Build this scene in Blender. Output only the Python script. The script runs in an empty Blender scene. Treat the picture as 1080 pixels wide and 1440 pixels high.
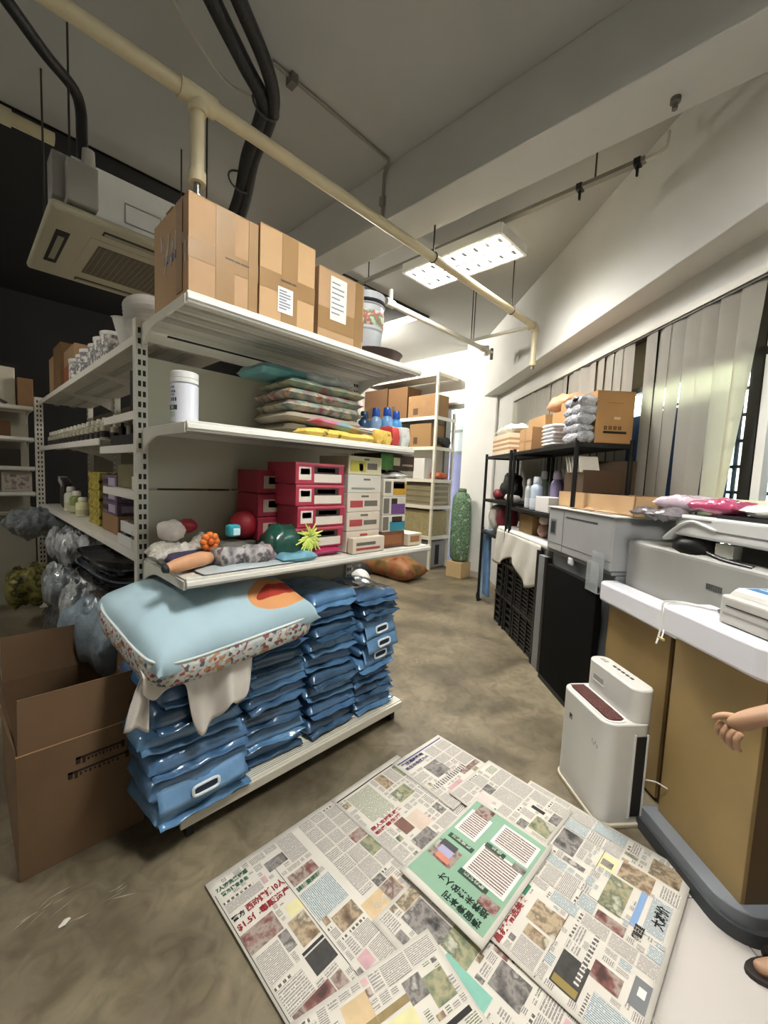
import bpy, math, random
from math import sin, cos, pi, radians as R, sqrt, exp
from mathutils import Vector as V, Matrix, noise as NZ
random.seed(7)
SC = bpy.context.scene
COL = SC.collection
WA = 0.8103812                      # heading of the window wall (its s axis), world radians
def W(s, d, z=0.0):                 # room point from distance along (s) and out to (d) the window wall
    return (s*cos(WA)+d*sin(WA), s*sin(WA)-d*cos(WA), z)
# ------------------------------------------------------------------ materials
def lin(h):
    h = h.lstrip('#'); o = []
    for i in (0, 2, 4):
        c = int(h[i:i+2], 16)/255
        o.append(c/12.92 if c <= .04045 else ((c+.055)/1.055)**2.4)
    return (*o, 1)
MC = {}
def M(hexc, rough=.55, metal=0., var=0., scale=6., bump=0., bscale=40., spec=.5, trans=0., alpha=1., emit=0., name=None, coat=0.):
    key = (hexc, rough, metal, var, scale, bump, bscale, spec, trans, alpha, emit, coat)
    if key in MC: return MC[key]
    m = bpy.data.materials.new(name or 'mat_'+hexc.strip('#')); m.use_nodes = True
    nt = m.node_tree; b = nt.nodes['Principled BSDF']
    b.inputs['Base Color'].default_value = lin(hexc)
    b.inputs['Roughness'].default_value = rough; b.inputs['Metallic'].default_value = metal
    b.inputs['Specular IOR Level'].default_value = spec
    b.inputs['Coat Weight'].default_value = coat
    if trans: b.inputs['Transmission Weight'].default_value = trans
    if alpha < 1: b.inputs['Alpha'].default_value = alpha
    if emit:
        b.inputs['Emission Color'].default_value = lin(hexc); b.inputs['Emission Strength'].default_value = emit
    if var or bump:
        tc = nt.nodes.new('ShaderNodeTexCoord')
        if var:
            n = nt.nodes.new('ShaderNodeTexNoise'); n.inputs['Scale'].default_value = scale; n.inputs['Detail'].default_value = 5
            nt.links.new(tc.outputs['Object'], n.inputs['Vector'])
            r = nt.nodes.new('ShaderNodeValToRGB')
            c = lin(hexc)
            r.color_ramp.elements[0].position = .3; r.color_ramp.elements[1].position = .7
            r.color_ramp.elements[0].color = (*[x*(1-var) for x in c[:3]], 1)
            r.color_ramp.elements[1].color = (*[min(1, x*(1+var*.6)) for x in c[:3]], 1)
            nt.links.new(n.outputs['Fac'], r.inputs['Fac']); nt.links.new(r.outputs['Color'], b.inputs['Base Color'])
        if bump:
            n2 = nt.nodes.new('ShaderNodeTexNoise'); n2.inputs['Scale'].default_value = bscale; n2.inputs['Detail'].default_value = 4
            nt.links.new(tc.outputs['Object'], n2.inputs['Vector'])
            bp = nt.nodes.new('ShaderNodeBump'); bp.inputs['Strength'].default_value = bump; bp.inputs['Distance'].default_value = .02
            nt.links.new(n2.outputs['Fac'], bp.inputs['Height']); nt.links.new(bp.outputs['Normal'], b.inputs['Normal'])
    MC[key] = m
    return m
def MN(name, cols, scale=30., kind='noise', rough=.6, pos=None, const=False, detail=3.):
    """many-coloured print: noise or voronoi through a ramp of colours"""
    key = (name,)
    if key in MC: return MC[key]
    m = bpy.data.materials.new(name); m.use_nodes = True
    nt = m.node_tree; b = nt.nodes['Principled BSDF']; b.inputs['Roughness'].default_value = rough
    tc = nt.nodes.new('ShaderNodeTexCoord')
    if kind == 'noise':
        n = nt.nodes.new('ShaderNodeTexNoise'); n.inputs['Detail'].default_value = detail; o = n.outputs['Fac']
    else:
        n = nt.nodes.new('ShaderNodeTexVoronoi'); sp = nt.nodes.new('ShaderNodeSeparateColor')
        nt.links.new(n.outputs['Color'], sp.inputs['Color']); o = sp.outputs['Red']
    n.inputs['Scale'].default_value = scale
    nt.links.new(tc.outputs['Object'], n.inputs['Vector'])
    r = nt.nodes.new('ShaderNodeValToRGB'); cr = r.color_ramp
    if const: cr.interpolation = 'CONSTANT'
    k = len(cols)
    while len(cr.elements) < k: cr.elements.new(.5)
    for i, c in enumerate(cols):
        lo, hi = (.32, .68) if kind == 'noise' else (0, 1)
        cr.elements[i].position = pos[i] if pos else lo+(hi-lo)*i/max(1, (k-1 if not const else k))
        cr.elements[i].color = lin(c)
    nt.links.new(o, r.inputs['Fac']); nt.links.new(r.outputs['Color'], b.inputs['Base Color'])
    MC[key] = m
    return m
# ------------------------------------------------------------------ mesh building
class MB:
    def __init__(s): s.v = []; s.f = []; s.m = []; s.mats = []
    def mi(s, mat):
        if mat not in s.mats: s.mats.append(mat)
        return s.mats.index(mat)
    def add(s, vs, fs, mat, X=None):
        o = len(s.v); k = s.mi(mat)
        for p in vs:
            p = V(p)
            if X is not None: p = X @ p
            s.v.append(tuple(p))
        for f in fs: s.f.append(tuple(i+o for i in f)); s.m.append(k)
        return s
    def box(s, c, d, mat, rz=0., X=None, taper=1.):
        hx, hy, hz = d[0]/2, d[1]/2, d[2]/2
        vs = []
        for z in (-hz, hz):
            t = taper if z > 0 else 1.
            for x, y in ((-hx, -hy), (hx, -hy), (hx, hy), (-hx, hy)): vs.append((x*t, y*t, z))
        T = Matrix.Translation(c) @ (X if X is not None else Matrix.Rotation(rz, 4, 'Z'))
        return s.add(vs, [(3, 2, 1, 0), (4, 5, 6, 7), (0, 1, 5, 4), (1, 2, 6, 5), (2, 3, 7, 6), (3, 0, 4, 7)], mat, T)
    def bb(s, x0, x1, y0, y1, z0, z1, mat):
        return s.box(((x0+x1)/2, (y0+y1)/2, (z0+z1)/2), (x1-x0, y1-y0, z1-z0), mat)
    def cyl(s, p0, p1, r0, mat, r1=None, n=16, caps=True):
        r1 = r0 if r1 is None else r1
        p0, p1 = V(p0), V(p1); ax = (p1-p0).normalized()
        a = ax.orthogonal().normalized(); b = ax.cross(a)
        vs = []
        for p, r in ((p0, r0), (p1, r1)):
            for i in range(n): t = 2*pi*i/n; vs.append(p+a*(r*cos(t))+b*(r*sin(t)))
        fs = [(i, (i+1) % n, n+(i+1) % n, n+i) for i in range(n)]
        if caps: fs += [tuple(range(n-1, -1, -1)), tuple(range(n, 2*n))]
        return s.add(vs, fs, mat)
    def tube(s, pts, r, mat, n=10):
        pts = [V(p) for p in pts]; k = len(pts); vs = []; fs = []
        rr = r if isinstance(r, (list, tuple)) else [r]*k
        prev = None
        for i, p in enumerate(pts):
            t = (pts[min(i+1, k-1)]-pts[max(i-1, 0)]).normalized()
            a = t.orthogonal().normalized() if prev is None else (prev-t*prev.dot(t)).normalized()
            prev = a; b = t.cross(a)
            for j in range(n): q = 2*pi*j/n; vs.append(p+a*(rr[i]*cos(q))+b*(rr[i]*sin(q)))
        for i in range(k-1):
            for j in range(n):
                fs.append((i*n+j, i*n+(j+1) % n, (i+1)*n+(j+1) % n, (i+1)*n+j))
        fs += [tuple(range(n-1, -1, -1)), tuple(range((k-1)*n, k*n))]
        return s.add(vs, fs, mat)
    def lathe(s, prof, mat, c=(0, 0, 0), n=20, X=None):
        vs = []; fs = []
        for r, z in prof:
            for j in range(n): q = 2*pi*j/n; vs.append((c[0]+r*cos(q), c[1]+r*sin(q), c[2]+z))
        for i in range(len(prof)-1):
            for j in range(n): fs.append((i*n+j, i*n+(j+1) % n, (i+1)*n+(j+1) % n, (i+1)*n+j))
        fs += [tuple(range(n-1, -1, -1)), tuple(range((len(prof)-1)*n, len(prof)*n))]
        return s.add(vs, fs, mat, X)
    def prism(s, poly, z0, z1, mat, X=None):
        n = len(poly)
        vs = [(x, y, z0) for x, y in poly]+[(x, y, z1) for x, y in poly]
        fs = [tuple(range(n-1, -1, -1)), tuple(range(n, 2*n))]+[(i, (i+1) % n, n+(i+1) % n, n+i) for i in range(n)]
        return s.add(vs, fs, mat, X)
    def quad(s, pts, mat, X=None): return s.add(pts, [tuple(range(len(pts)))], mat, X)
    def grid(s, fn, nu, nv, mat, X=None):
        vs = [fn(i/nu, j/nv) for j in range(nv+1) for i in range(nu+1)]
        fs = [(j*(nu+1)+i, j*(nu+1)+i+1, (j+1)*(nu+1)+i+1, (j+1)*(nu+1)+i) for j in range(nv) for i in range(nu)]
        return s.add(vs, fs, mat, X)
    def pillow(s, sx, sy, h, mat, nx=24, ny=18, seed=0, wr=.01, ws=6., p=4., e=.4, low=.8, c=(0, 0, 0), X=None, rim=None, crease=0.):
        """soft stuffed or bagged shape: two skins meeting at a seam"""
        vs = []; idx = {}; fs = []
        off = V((seed*7.3, seed*3.1, seed*1.7))
        for k in (1, -1):
            for j in range(ny+1):
                for i in range(nx+1):
                    u, v = -1+2*i/nx, -1+2*j/ny
                    edge = i in (0, nx) or j in (0, ny)
                    if edge and k < 0: idx[(k, i, j)] = idx[(1, i, j)]; continue
                    g = max(0., (1-abs(u)**p)*(1-abs(v)**p))**e
                    q = V((u*sx, v*sy, k*h))*.5
                    nn = NZ.fractal(V((q.x*ws, q.y*ws, k*2.+seed))+off, .8, 2., 3)
                    z = k*h/2*g*(1 if k > 0 else low)+nn*wr*(.35+g)
                    if crease: z -= k*crease*g*abs(NZ.noise(V((q.x*ws*2.2, q.y*ws*.7, seed)) + off))
                    jx = NZ.noise(V((q.y*ws, seed, 1.))+off)*wr*.7; jy = NZ.noise(V((q.x*ws, seed, 5.))+off)*wr*.7
                    idx[(k, i, j)] = len(vs); vs.append((c[0]+u*sx/2*(1-.02*abs(v))+jx, c[1]+v*sy/2+jy, c[2]+z))
        a = MB()
        T = []
        for k in (1, -1):
            for j in range(ny):
                for i in range(nx):
                    f = [idx[(k, i, j)], idx[(k, i+1, j)], idx[(k, i+1, j+1)], idx[(k, i, j+1)]]
                    T.append((tuple(f if k > 0 else f[::-1]), rim if rim and (i in (0, nx-1) or j in (0, ny-1)) else mat))
        o = len(s.v)
        for q in vs: s.v.append(tuple(X @ V(q)) if X is not None else q)
        for f, mm in T: s.f.append(tuple(i+o for i in f)); s.m.append(s.mi(mm))
        return s
    def blob(s, c, r, mat, n=16, m=10, seed=0, amp=.15, sc=2.5, X=None):
        vs = []; fs = []
        for j in range(1, m):
            th = pi*j/m
            for i in range(n):
                ph = 2*pi*i/n
                d = V((sin(th)*cos(ph), sin(th)*sin(ph), cos(th)))
                k = 1+amp*NZ.fractal(d*sc+V((seed*5., seed, 0)), .8, 2., 3)
                vs.append((c[0]+d.x*r[0]*k, c[1]+d.y*r[1]*k, c[2]+d.z*r[2]*k))
        t = len(vs); vs += [(c[0], c[1], c[2]+r[2]), (c[0], c[1], c[2]-r[2])]
        for j in range(m-2):
            for i in range(n): fs.append((j*n+i, (j+1)*n+i, (j+1)*n+(i+1) % n, j*n+(i+1) % n))
        for i in range(n):
            fs.append((t, i, (i+1) % n)); fs.append((t+1, (m-2)*n+(i+1) % n, (m-2)*n+i))
        return s.add(vs, fs, mat, X)
    def text(s, st, size, mat, X, bold=0., align='LEFT'):
        cu = bpy.data.curves.new('tmp', 'FONT'); cu.body = st; cu.size = size; cu.align_x = align
        cu.offset = bold; cu.resolution_u = 2; cu.extrude = 0.0004
        ob = bpy.data.objects.new('tmp', cu)
        me = bpy.data.meshes.new_from_object(ob)
        s.add([v.co.copy() for v in me.vertices], [tuple(p.vertices) for p in me.polygons], mat, X)
        bpy.data.objects.remove(ob); bpy.data.meshes.remove(me); bpy.data.curves.remove(cu)
        return s
    def build(s, name, parent=None, loc=None, rz=0., bevel=0., smooth=None, label=None, seg=2, solid=0., sub=0):
        me = bpy.data.meshes.new(name); me.from_pydata(s.v, [], s.f)
        for m in s.mats: me.materials.append(m)
        me.polygons.foreach_set('material_index', s.m)
        if smooth:
            me.polygons.foreach_set('use_smooth', [True]*len(s.f)); me.set_sharp_from_angle(angle=R(smooth))
        me.update()
        o = bpy.data.objects.new(name, me); COL.objects.link(o)
        if parent is not None: o.parent = parent
        if loc is not None: o.location = loc
        o.rotation_euler.z = rz
        if solid:
            q = o.modifiers.new('solid', 'SOLIDIFY'); q.thickness = solid; q.offset = 0
        if bevel:
            q = o.modifiers.new('bevel', 'BEVEL'); q.width = bevel; q.segments = seg; q.limit_method = 'ANGLE'; q.angle_limit = R(40)
        if sub:
            q = o.modifiers.new('sub', 'SUBSURF'); q.levels = sub; q.render_levels = sub
        if label: o['label'] = label
        return o
def tag(o, label, cat, group=None):
    o['label'] = label; o['category'] = cat
    if group: o['group'] = group
    return o
def thing(name, label, cat, loc=(0, 0, 0), rz=0., group=None):
    o = bpy.data.objects.new(name, None); COL.objects.link(o)
    o.empty_display_size = .05
    o.location = loc; o.rotation_euler.z = rz
    return tag(o, label, cat, group)
def struct(o): o['kind'] = 'structure'; return o
def dup(o, loc, rz=None, label=None, group=None):
    r = o.copy(); COL.objects.link(r); r.location = loc
    if rz is not None: r.rotation_euler.z = rz
    if label: r['label'] = label
    if group: r['group'] = group
    for ch in list(o.children):
        c = ch.copy(); COL.objects.link(c); c.parent = r
        for g in list(ch.children):
            q = g.copy(); COL.objects.link(q); q.parent = c
    return r
ORD = ['first', 'second', 'third', 'fourth', 'fifth', 'sixth', 'seventh', 'eighth', 'ninth', 'tenth', 'eleventh', 'twelfth',
       'thirteenth', 'fourteenth', 'fifteenth', 'sixteenth', 'seventeenth', 'eighteenth', 'nineteenth', 'twentieth']
def RX(a): return Matrix.Rotation(a, 4, 'X')
def RY(a): return Matrix.Rotation(a, 4, 'Y')
def RZ(a): return Matrix.Rotation(a, 4, 'Z')
def TR(x, y, z): return Matrix.Translation((x, y, z))
def FRONT(x, y, z): return TR(x, y, z) @ RX(pi/2)            # text plane facing -y
def SIDE(x, y, z): return TR(x, y, z) @ RZ(-pi/2) @ RX(pi/2)  # text plane facing -x
def WFACE(x, y, z): return TR(x, y, z) @ RZ(pi) @ RX(pi/2)    # text plane facing +y (room side of a window-wall thing)
# shared materials
white = M('#dcd9d0', .45); cream = M('#d8d3c2', .5, var=.06, scale=3.); offw = M('#cfcabb', .5)
shelfw = M('#d9d6cb', .42, var=.05, scale=4.); shelf_under = M('#b9b7ad', .55, var=.08, scale=5.)
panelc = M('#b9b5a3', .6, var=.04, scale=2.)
dark = M('#15120f', .6); black = M('#0d0d0d', .45); blackmat = M('#0a0908', .8, var=.2, scale=8., spec=.12)
card = M('#b3926e', .8, var=.1, scale=5.); card2 = M('#bd9b72', .8, var=.08, scale=4.); cardd = M('#8a6a47', .85, var=.1)
tape = M('#96764e', .42, spec=.4); paper = M('#e6e4df', .7); steel = M('#9a9a98', .32, metal=.85)
grey = M('#8c8d8c', .5); ink = M('#1d1b1a', .7); redink = M('#b8343a', .7)
# ================================================================== camera
f_px = 579.386; yaw, pitch, roll = .766319, .0845841, .0436928
Fv = V((cos(yaw)*cos(pitch), sin(yaw)*cos(pitch), -sin(pitch)))
r0 = V((sin(yaw), -cos(yaw), 0)); u0 = r0.cross(Fv)
rr = r0*cos(roll)+u0*sin(roll); uu = u0*cos(roll)-r0*sin(roll)
cd = bpy.data.cameras.new('camera'); cam = bpy.data.objects.new('camera', cd); COL.objects.link(cam)
cam.matrix_world = Matrix(((rr.x, uu.x, -Fv.x, 0), (rr.y, uu.y, -Fv.y, 0), (rr.z, uu.z, -Fv.z, 1.5), (0, 0, 0, 1)))
cd.sensor_fit = 'VERTICAL'; cd.sensor_height = 36; cd.lens = f_px/1440*36; cd.clip_start = .02; cd.clip_end = 60
SC.camera = cam
# ================================================================== room shell
def concrete():
    m = bpy.data.materials.new('polished_concrete'); m.use_nodes = True
    nt = m.node_tree; b = nt.nodes['Principled BSDF']
    tc = nt.nodes.new('ShaderNodeTexCoord')
    n1 = nt.nodes.new('ShaderNodeTexNoise'); n1.inputs['Scale'].default_value = 2.2; n1.inputs['Detail'].default_value = 7; n1.inputs['Distortion'].default_value = .6
    n2 = nt.nodes.new('ShaderNodeTexNoise'); n2.inputs['Scale'].default_value = 11.; n2.inputs['Detail'].default_value = 8; n2.inputs['Distortion'].default_value = 1.2
    for n in (n1, n2): nt.links.new(tc.outputs['Object'], n.inputs['Vector'])
    r1 = nt.nodes.new('ShaderNodeValToRGB'); e = r1.color_ramp.elements
    e[0].position = .33; e[0].color = lin('#5f5645'); e[1].position = .68; e[1].color = lin('#8d826a')
    nt.links.new(n1.outputs['Fac'], r1.inputs['Fac'])
    r2 = nt.nodes.new('ShaderNodeValToRGB'); e = r2.color_ramp.elements
    e[0].position = .3; e[0].color = (.62, .6, .57, 1); e[1].position = .62; e[1].color = (1.0, 1.0, 1.0, 1)
    nt.links.new(n2.outputs['Fac'], r2.inputs['Fac'])
    mx = nt.nodes.new('ShaderNodeMix'); mx.data_type = 'RGBA'; mx.blend_type = 'MULTIPLY'; mx.inputs['Factor'].default_value = 1
    nt.links.new(r1.outputs['Color'], mx.inputs['A']); nt.links.new(r2.outputs['Color'], mx.inputs['B'])
    nt.links.new(mx.outputs['Result'], b.inputs['Base Color'])
    rm = nt.nodes.new('ShaderNodeMapRange'); rm.inputs['To Min'].default_value = .28; rm.inputs['To Max'].default_value = .6
    nt.links.new(n2.outputs['Fac'], rm.inputs['Value']); nt.links.new(rm.outputs['Result'], b.inputs['Roughness'])
    return m
wallm = M('#d2d2ce', .85, var=.05, scale=1.6, bump=.05, bscale=25.)
wallw = M('#eeeeea', .8, var=.04, scale=2.); ceilm = M('#b2b3b0', .9, var=.05, scale=1.2)
beamm = M('#c6c7c4', .88, var=.06, scale=1.5); unlit_dark = M('#0b0908', .9, var=.3, scale=2.)  # near-black: darkness of the unlit back is put into the colour
MB().quad([(-2.6, -3.2, 0), (8, -3.2, 0), (8, 8, 0), (-2.6, 8, 0)], concrete()).build('floor')['kind'] = 'structure'
# white floor tiles at the counter end, laid in the window wall's direction
t = MB(); tilem = M('#c6c1bb', .3, var=.04, scale=3.); grout = M('#6b655d', .9)
S1, D0 = 1.455, .62
t.prism([W(-1.6, D0)[:2], W(-1.6, 1.9)[:2], W(S1, 1.9)[:2], W(S1, D0)[:2]], 0.0005, .003, grout)
for i in range(6):
    for j in range(-2, 2):
        s0, s1 = max(-1.6, 1.343-.6*i), min(S1, 1.343-.6*(i-1)); d0, d1 = max(D0, 1.325+.6*j), min(1.9, 1.325+.6*(j+1))
        if s1-s0 < .02 or d1-d0 < .02: continue
        g = .0022
        t.prism([W(s0+g, d0+g)[:2], W(s0+g, d1-g)[:2], W(s1-g, d1-g)[:2], W(s1-g, d0+g)[:2]], .001, .006, tilem)
struct(t.build('floor_tiles'))
random.seed(77)
fs_ = MB(); scm = M('#a39a86', .8)
for cx, cy, n, ln, an in ((.16, 1.66, 9, .10, .3), (.30, 1.56, 8, .09, -.2), (.21, 1.05, 10, .07, 1.2), (2.6, 2.0, 4, .08, .6)):
    for k in range(n):
        a = an+random.uniform(-.35, .35); x, y = cx+random.uniform(-.07, .07), cy+random.uniform(-.035, .035); l_ = ln*random.uniform(.3, 1); w_ = random.uniform(.001, .003)
        dx, dy = cos(a)*l_/2, sin(a)*l_/2; nx, ny = -sin(a)*w_, cos(a)*w_
        fs_.quad([(x-dx, y-dy, .0007), (x+nx, y+ny, .0007), (x+dx, y+dy, .0007), (x-nx, y-ny, .0007)][::-1], scm)
fs_.build('floor_scuffs', bpy.data.objects['floor'])
for x, y, s_, lb_ in ((.20, 1.56, .017, 'small white paper scrap on the floor in front of the open carton'), (.40, 1.0, .010, 'tiny pale crumb on the floor left of the newspapers')):
    tag(MB().blob((0, 0, .003), (s_, s_*.6, .003), M('#dcd8cd', .7), 10, 6, 3, .3).build('paper_scrap', None, (x, y, .001), .5, smooth=60), lb_, 'scrap')
CZ = 3.66
c = MB()
c.bb(-2.6, 8, -3.2, 3.6, CZ, CZ+.1, ceilm); c.bb(4.45, 8, 3.6, 8, CZ, CZ+.1, ceilm)
struct(c.build('ceiling'))
c = MB(); c.bb(-2.6, 4.45, 3.6, 8, CZ+.1, CZ+.2, unlit_dark); c.bb(-2.6, 4.45, 3.6, 3.63, CZ-.02, CZ+.1, unlit_dark)
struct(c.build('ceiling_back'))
# main beam runs along y, a deeper dark one closes off the unlit back
struct(MB().bb(2.15, 2.47, -3.2, 3.6, 3.30, CZ, beamm).build('trim_1', bevel=.006))
# walls
struct(MB().bb(-2.7, -2.6, -3.2, 8, 0, CZ+.2, wallm).build('wall_left'))
struct(MB().bb(-2.6, 4.2, -3.3, -3.2, 0, CZ, wallm).build('wall_front'))
struct(MB().bb(-2.7, 6.1, 7.6, 7.7, 0, CZ+.2, unlit_dark).build('wall_rear'))
# back wall at x = 5.95 with a doorway (y 3.75-4.32) and its pillar
b = MB()
b.bb(5.95, 6.05, 4.34, 7.6, 0, CZ, wallw); b.bb(5.95, 6.05, 3.2, 4.34, 2.78, CZ, wallw)
struct(b.build('wall_back'))
struct(MB().bb(5.6, 6.05, 3.17, 3.735, 0, CZ, wallw).build('wall_pillar', bevel=.008))
d = MB(); fr = M('#8f8a80', .6)
d.bb(5.93, 6.07, 3.735, 4.34, 2.72, 2.78, fr); d.bb(5.93, 6.07, 4.30, 4.34, 0, 2.72, fr)
dd = struct(d.build('door_1'))
p = MB(); p.bb(6.3, 6.34, 3.5, 4.7, 0, 1.98, M('#8f8cae', .6, var=.1, scale=7.)); p.bb(6.3, 6.34, 3.5, 4.7, 2.02, 2.75, M('#cdd0cf', .6))
p.bb(6.28, 6.35, 3.5, 4.7, 1.98, 2.02, fr); p.bb(6.28, 6.35, 3.5, 4.7, 2.36, 2.40, fr)
p.build('door_panel', dd)
struct(MB().bb(5.585, 5.6, 3.17, 3.735, 0, .09, M('#b9b3a4', .6)).build('baseboard_pillar'))
# window wall: opening s 1.30-5.45, z 1.02-2.60
wd = MB()
def wbox(mb, s0, s1, d0, d1, z0, z1, m): mb.prism([W(s0, d0)[:2], W(s1, d0)[:2], W(s1, d1)[:2], W(s0, d1)[:2]][::-1], z0, z1, m)
wbox(wd, -3.4, 6.9, 1.92, 2.02, 0, 1.02, wallm); wbox(wd, -3.4, 6.9, 1.92, 2.02, 2.60, 2.80, wallm)
wbox(wd, 5.5, 6.9, 1.92, 2.02, 1.02, 2.60, wallm); wbox(wd, -3.4, 1.30, 1.92, 2.02, 1.02, 2.60, wallm)
struct(wd.build('wall_right'))
ld = MB(); wbox(ld, -3.4, 6.9, 1.72, 2.02, 2.785, CZ, wallm); struct(ld.build('trim_2', bevel=.006))
# window: dark metal frame, grille bars, glazing, what stands outside
blk = M('#14130f', .5); wf = MB()
for s in (2.04, 2.84, 4.1, 5.46): wbox(wf, s-.032, s+.032, 1.925, 1.975, 1.02, 2.60, blk)
for z in (1.04, 2.20, 2.58): wbox(wf, 1.30, 5.48, 1.925, 1.975, z-.02, z+.02, blk)
win = struct(wf.build('window_1'))
wg = MB()
for z in (1.36, 1.50, 1.64, 1.78, 1.92, 2.06, 2.34, 2.46): wbox(wg, 1.86, 2.84, 2.012, 2.024, z-.009, z+.009, blk)
for z in (1.3, 1.6, 1.9, 2.34, 2.46): wbox(wg, 2.84, 4.1, 2.012, 2.024, z-.009, z+.009, blk)
for s in (2.2, 2.52, 2.9, 2.955, 3.3, 3.7): wbox(wg, s-.009, s+.009, 2.010, 2.022, 1.04, 2.58, blk)
wg.build('window_grille', win)
wfw = MB(); wbox(wfw, 1.955, 2.003, 1.93, 1.97, 1.02, 2.6, M('#e2e4e0', .4)); wfw.build('window_jamb', win)
glassm = bpy.data.materials.new('window_glass'); glassm.use_nodes = True
_nt = glassm.node_tree; _t = _nt.nodes.new('ShaderNodeBsdfTransparent'); _t.inputs['Color'].default_value = (.93, .97, .95, 1); _g = _nt.nodes.new('ShaderNodeBsdfGlossy'); _g.inputs['Roughness'].default_value = .03
_mx = _nt.nodes.new('ShaderNodeMixShader'); _mx.inputs['Fac'].default_value = .07
_nt.links.new(_t.outputs[0], _mx.inputs[1]); _nt.links.new(_g.outputs[0], _mx.inputs[2]); _nt.links.new(_mx.outputs[0], _nt.nodes['Material Output'].inputs['Surface'])
gl = MB(); wbox(gl, 1.31, 5.47, 2.0, 2.006, 1.03, 2.59, glassm); gl.build('glass_pane', win)
# blue tarpaulin and boards leaning on the outside of the glass
tb = MB(); wbox(tb, 2.20, 5.4, 1.977, 1.984, 1.03, 2.03, M('#2d4a78', .6, var=.25, scale=3.)); 
tag(tb.build('tarpaulin'), 'dark blue sheet hung outside behind the blinds', 'tarpaulin')
ub = MB(); wbox(ub, 1.95, 5.4, 1.977, 1.99, 2.2, 2.59, M('#57544c', .7)); tag(ub.build('awning_board'), 'grey board outside above the bright strip of window', 'board')
ob = MB(); wbox(ob, -3, 12, 6.5, 6.6, 0, 2.6, M('#d5e0d0', .8, var=.08, scale=2.))
struct(ob.build('wall_outside'))
bt = MB(); wbox(bt, 1.30, 2.0, 2.06, 2.09, 1.03, 1.62, M('#4d7fa8', .5, var=.3, scale=6.)); wbox(bt, 1.30, 1.95, 2.05, 2.1, 1.62, 1.95, M('#6f9fb8', .5, var=.3, scale=6.))
tag(bt.build('hanging_banner'), 'blue printed banner outside the window at the right edge', 'banner')
# ================================================================== light
def fixture(loc, label):
    t = thing('ceiling_light', label, 'light', loc, 0, 'twin tube louvre lights')
    h = MB(); L, w = .95, .40
    wm = M('#e8e8e4', .4)
    h.bb(-w/2, w/2, -L/2, L/2, .055, .075, wm)
    for sx in (-1, 1): h.bb(sx*w/2-.012, sx*w/2+.012, -L/2, L/2, 0, .075, wm)
    for sy in (-1, 1): h.bb(-w/2, w/2, sy*L/2-.012, sy*L/2+.012, 0, .075, wm)
    h.build('housing', t)
    g = MB(); am = M('#d8dadb', .2, metal=.7)
    g.bb(-.012, .012, -L/2, L/2, .004, .05, am)
    lvm = M('#55575a', .35, metal=.3)
    for sx in (-1, 1):
        for k in range(9):
            y = -L/2+L*(k+.5)/9; g.bb(sx*.11-.032, sx*.11+.032, y-.014, y+.014, .004, .03, lvm)
            g.bb(sx*.11-.095, sx*.11+.095, y-.003, y+.003, .008, .03, am)
    g.build('louvre', t)
    for x in (-.105, .105):
        MB().cyl((x, -L/2+.03, .044), (x, L/2-.03, .044), .012, M('#fff6e6', .4, emit=34., name='tube_glow')).build('tube', t, smooth=40)
    ld = bpy.data.lights.new('tube_light', 'AREA'); ld.shape = 'RECTANGLE'; ld.size = w*.9; ld.size_y = L*.93
    lo = bpy.data.objects.new('tube_light', ld); COL.objects.link(lo); lo.parent = t; lo.location = (0, 0, .05)
    ld.color = (1., .985, .945)
    return t, ld
f1, l1 = fixture((3.02, 2.13, 3.315), 'white twin tube ceiling light with a louvre hanging behind the cream pipe')
f2, l2 = fixture((1.0, .25, 3.37), 'white twin tube ceiling light above the counter end, out of view')
f3, l3 = fixture((-1.25, 3.3, 3.37), 'twin tube light added over the left aisle to brighten the run, out of view')  # unseen lamp added to lift the left run's shelf faces
f4 = thing('back_fill_light', 'added bare tube hidden beyond the stacked boxes, brightening the back', 'light', (3.9, 4.75, 3.50), 0)  # unseen tube added so the back wall brightens up to the ceiling
MB().bb(-.035, .035, -.5, .5, .03, .08, M('#e8e8e4', .4)).build('housing', f4)
MB().cyl((0, -.48, 0), (0, .48, 0), .016, M('#fff8ec', .4, emit=420., name='back_fill_glow')).build('tube', f4, smooth=40)
for yy in (-.49, .49): MB().bb(-.02, .02, yy-.012, yy+.012, -.022, .032, M('#d8d8d4', .4)).build('lamp_holder', f4)
for yy in (-.35, .35): MB().cyl((0, yy, .08), (0, yy, CZ+.1-3.50), .006, M('#4a4640', .5, metal=.6), n=8).build('hanger_rod', f4)
l1.energy = 66; l2.energy = 52; l3.energy = 22
w = bpy.data.worlds.new('sky'); SC.world = w; w.use_nodes = True
bg = w.node_tree.nodes['Background']; bg.inputs['Color'].default_value = (.86, .95, 1, 1); bg.inputs['Strength'].default_value = 6.
SC.view_settings.view_transform = 'Standard'; SC.view_settings.look = 'None'; SC.view_settings.gamma = 1; SC.view_settings.exposure = 1.2
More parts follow.
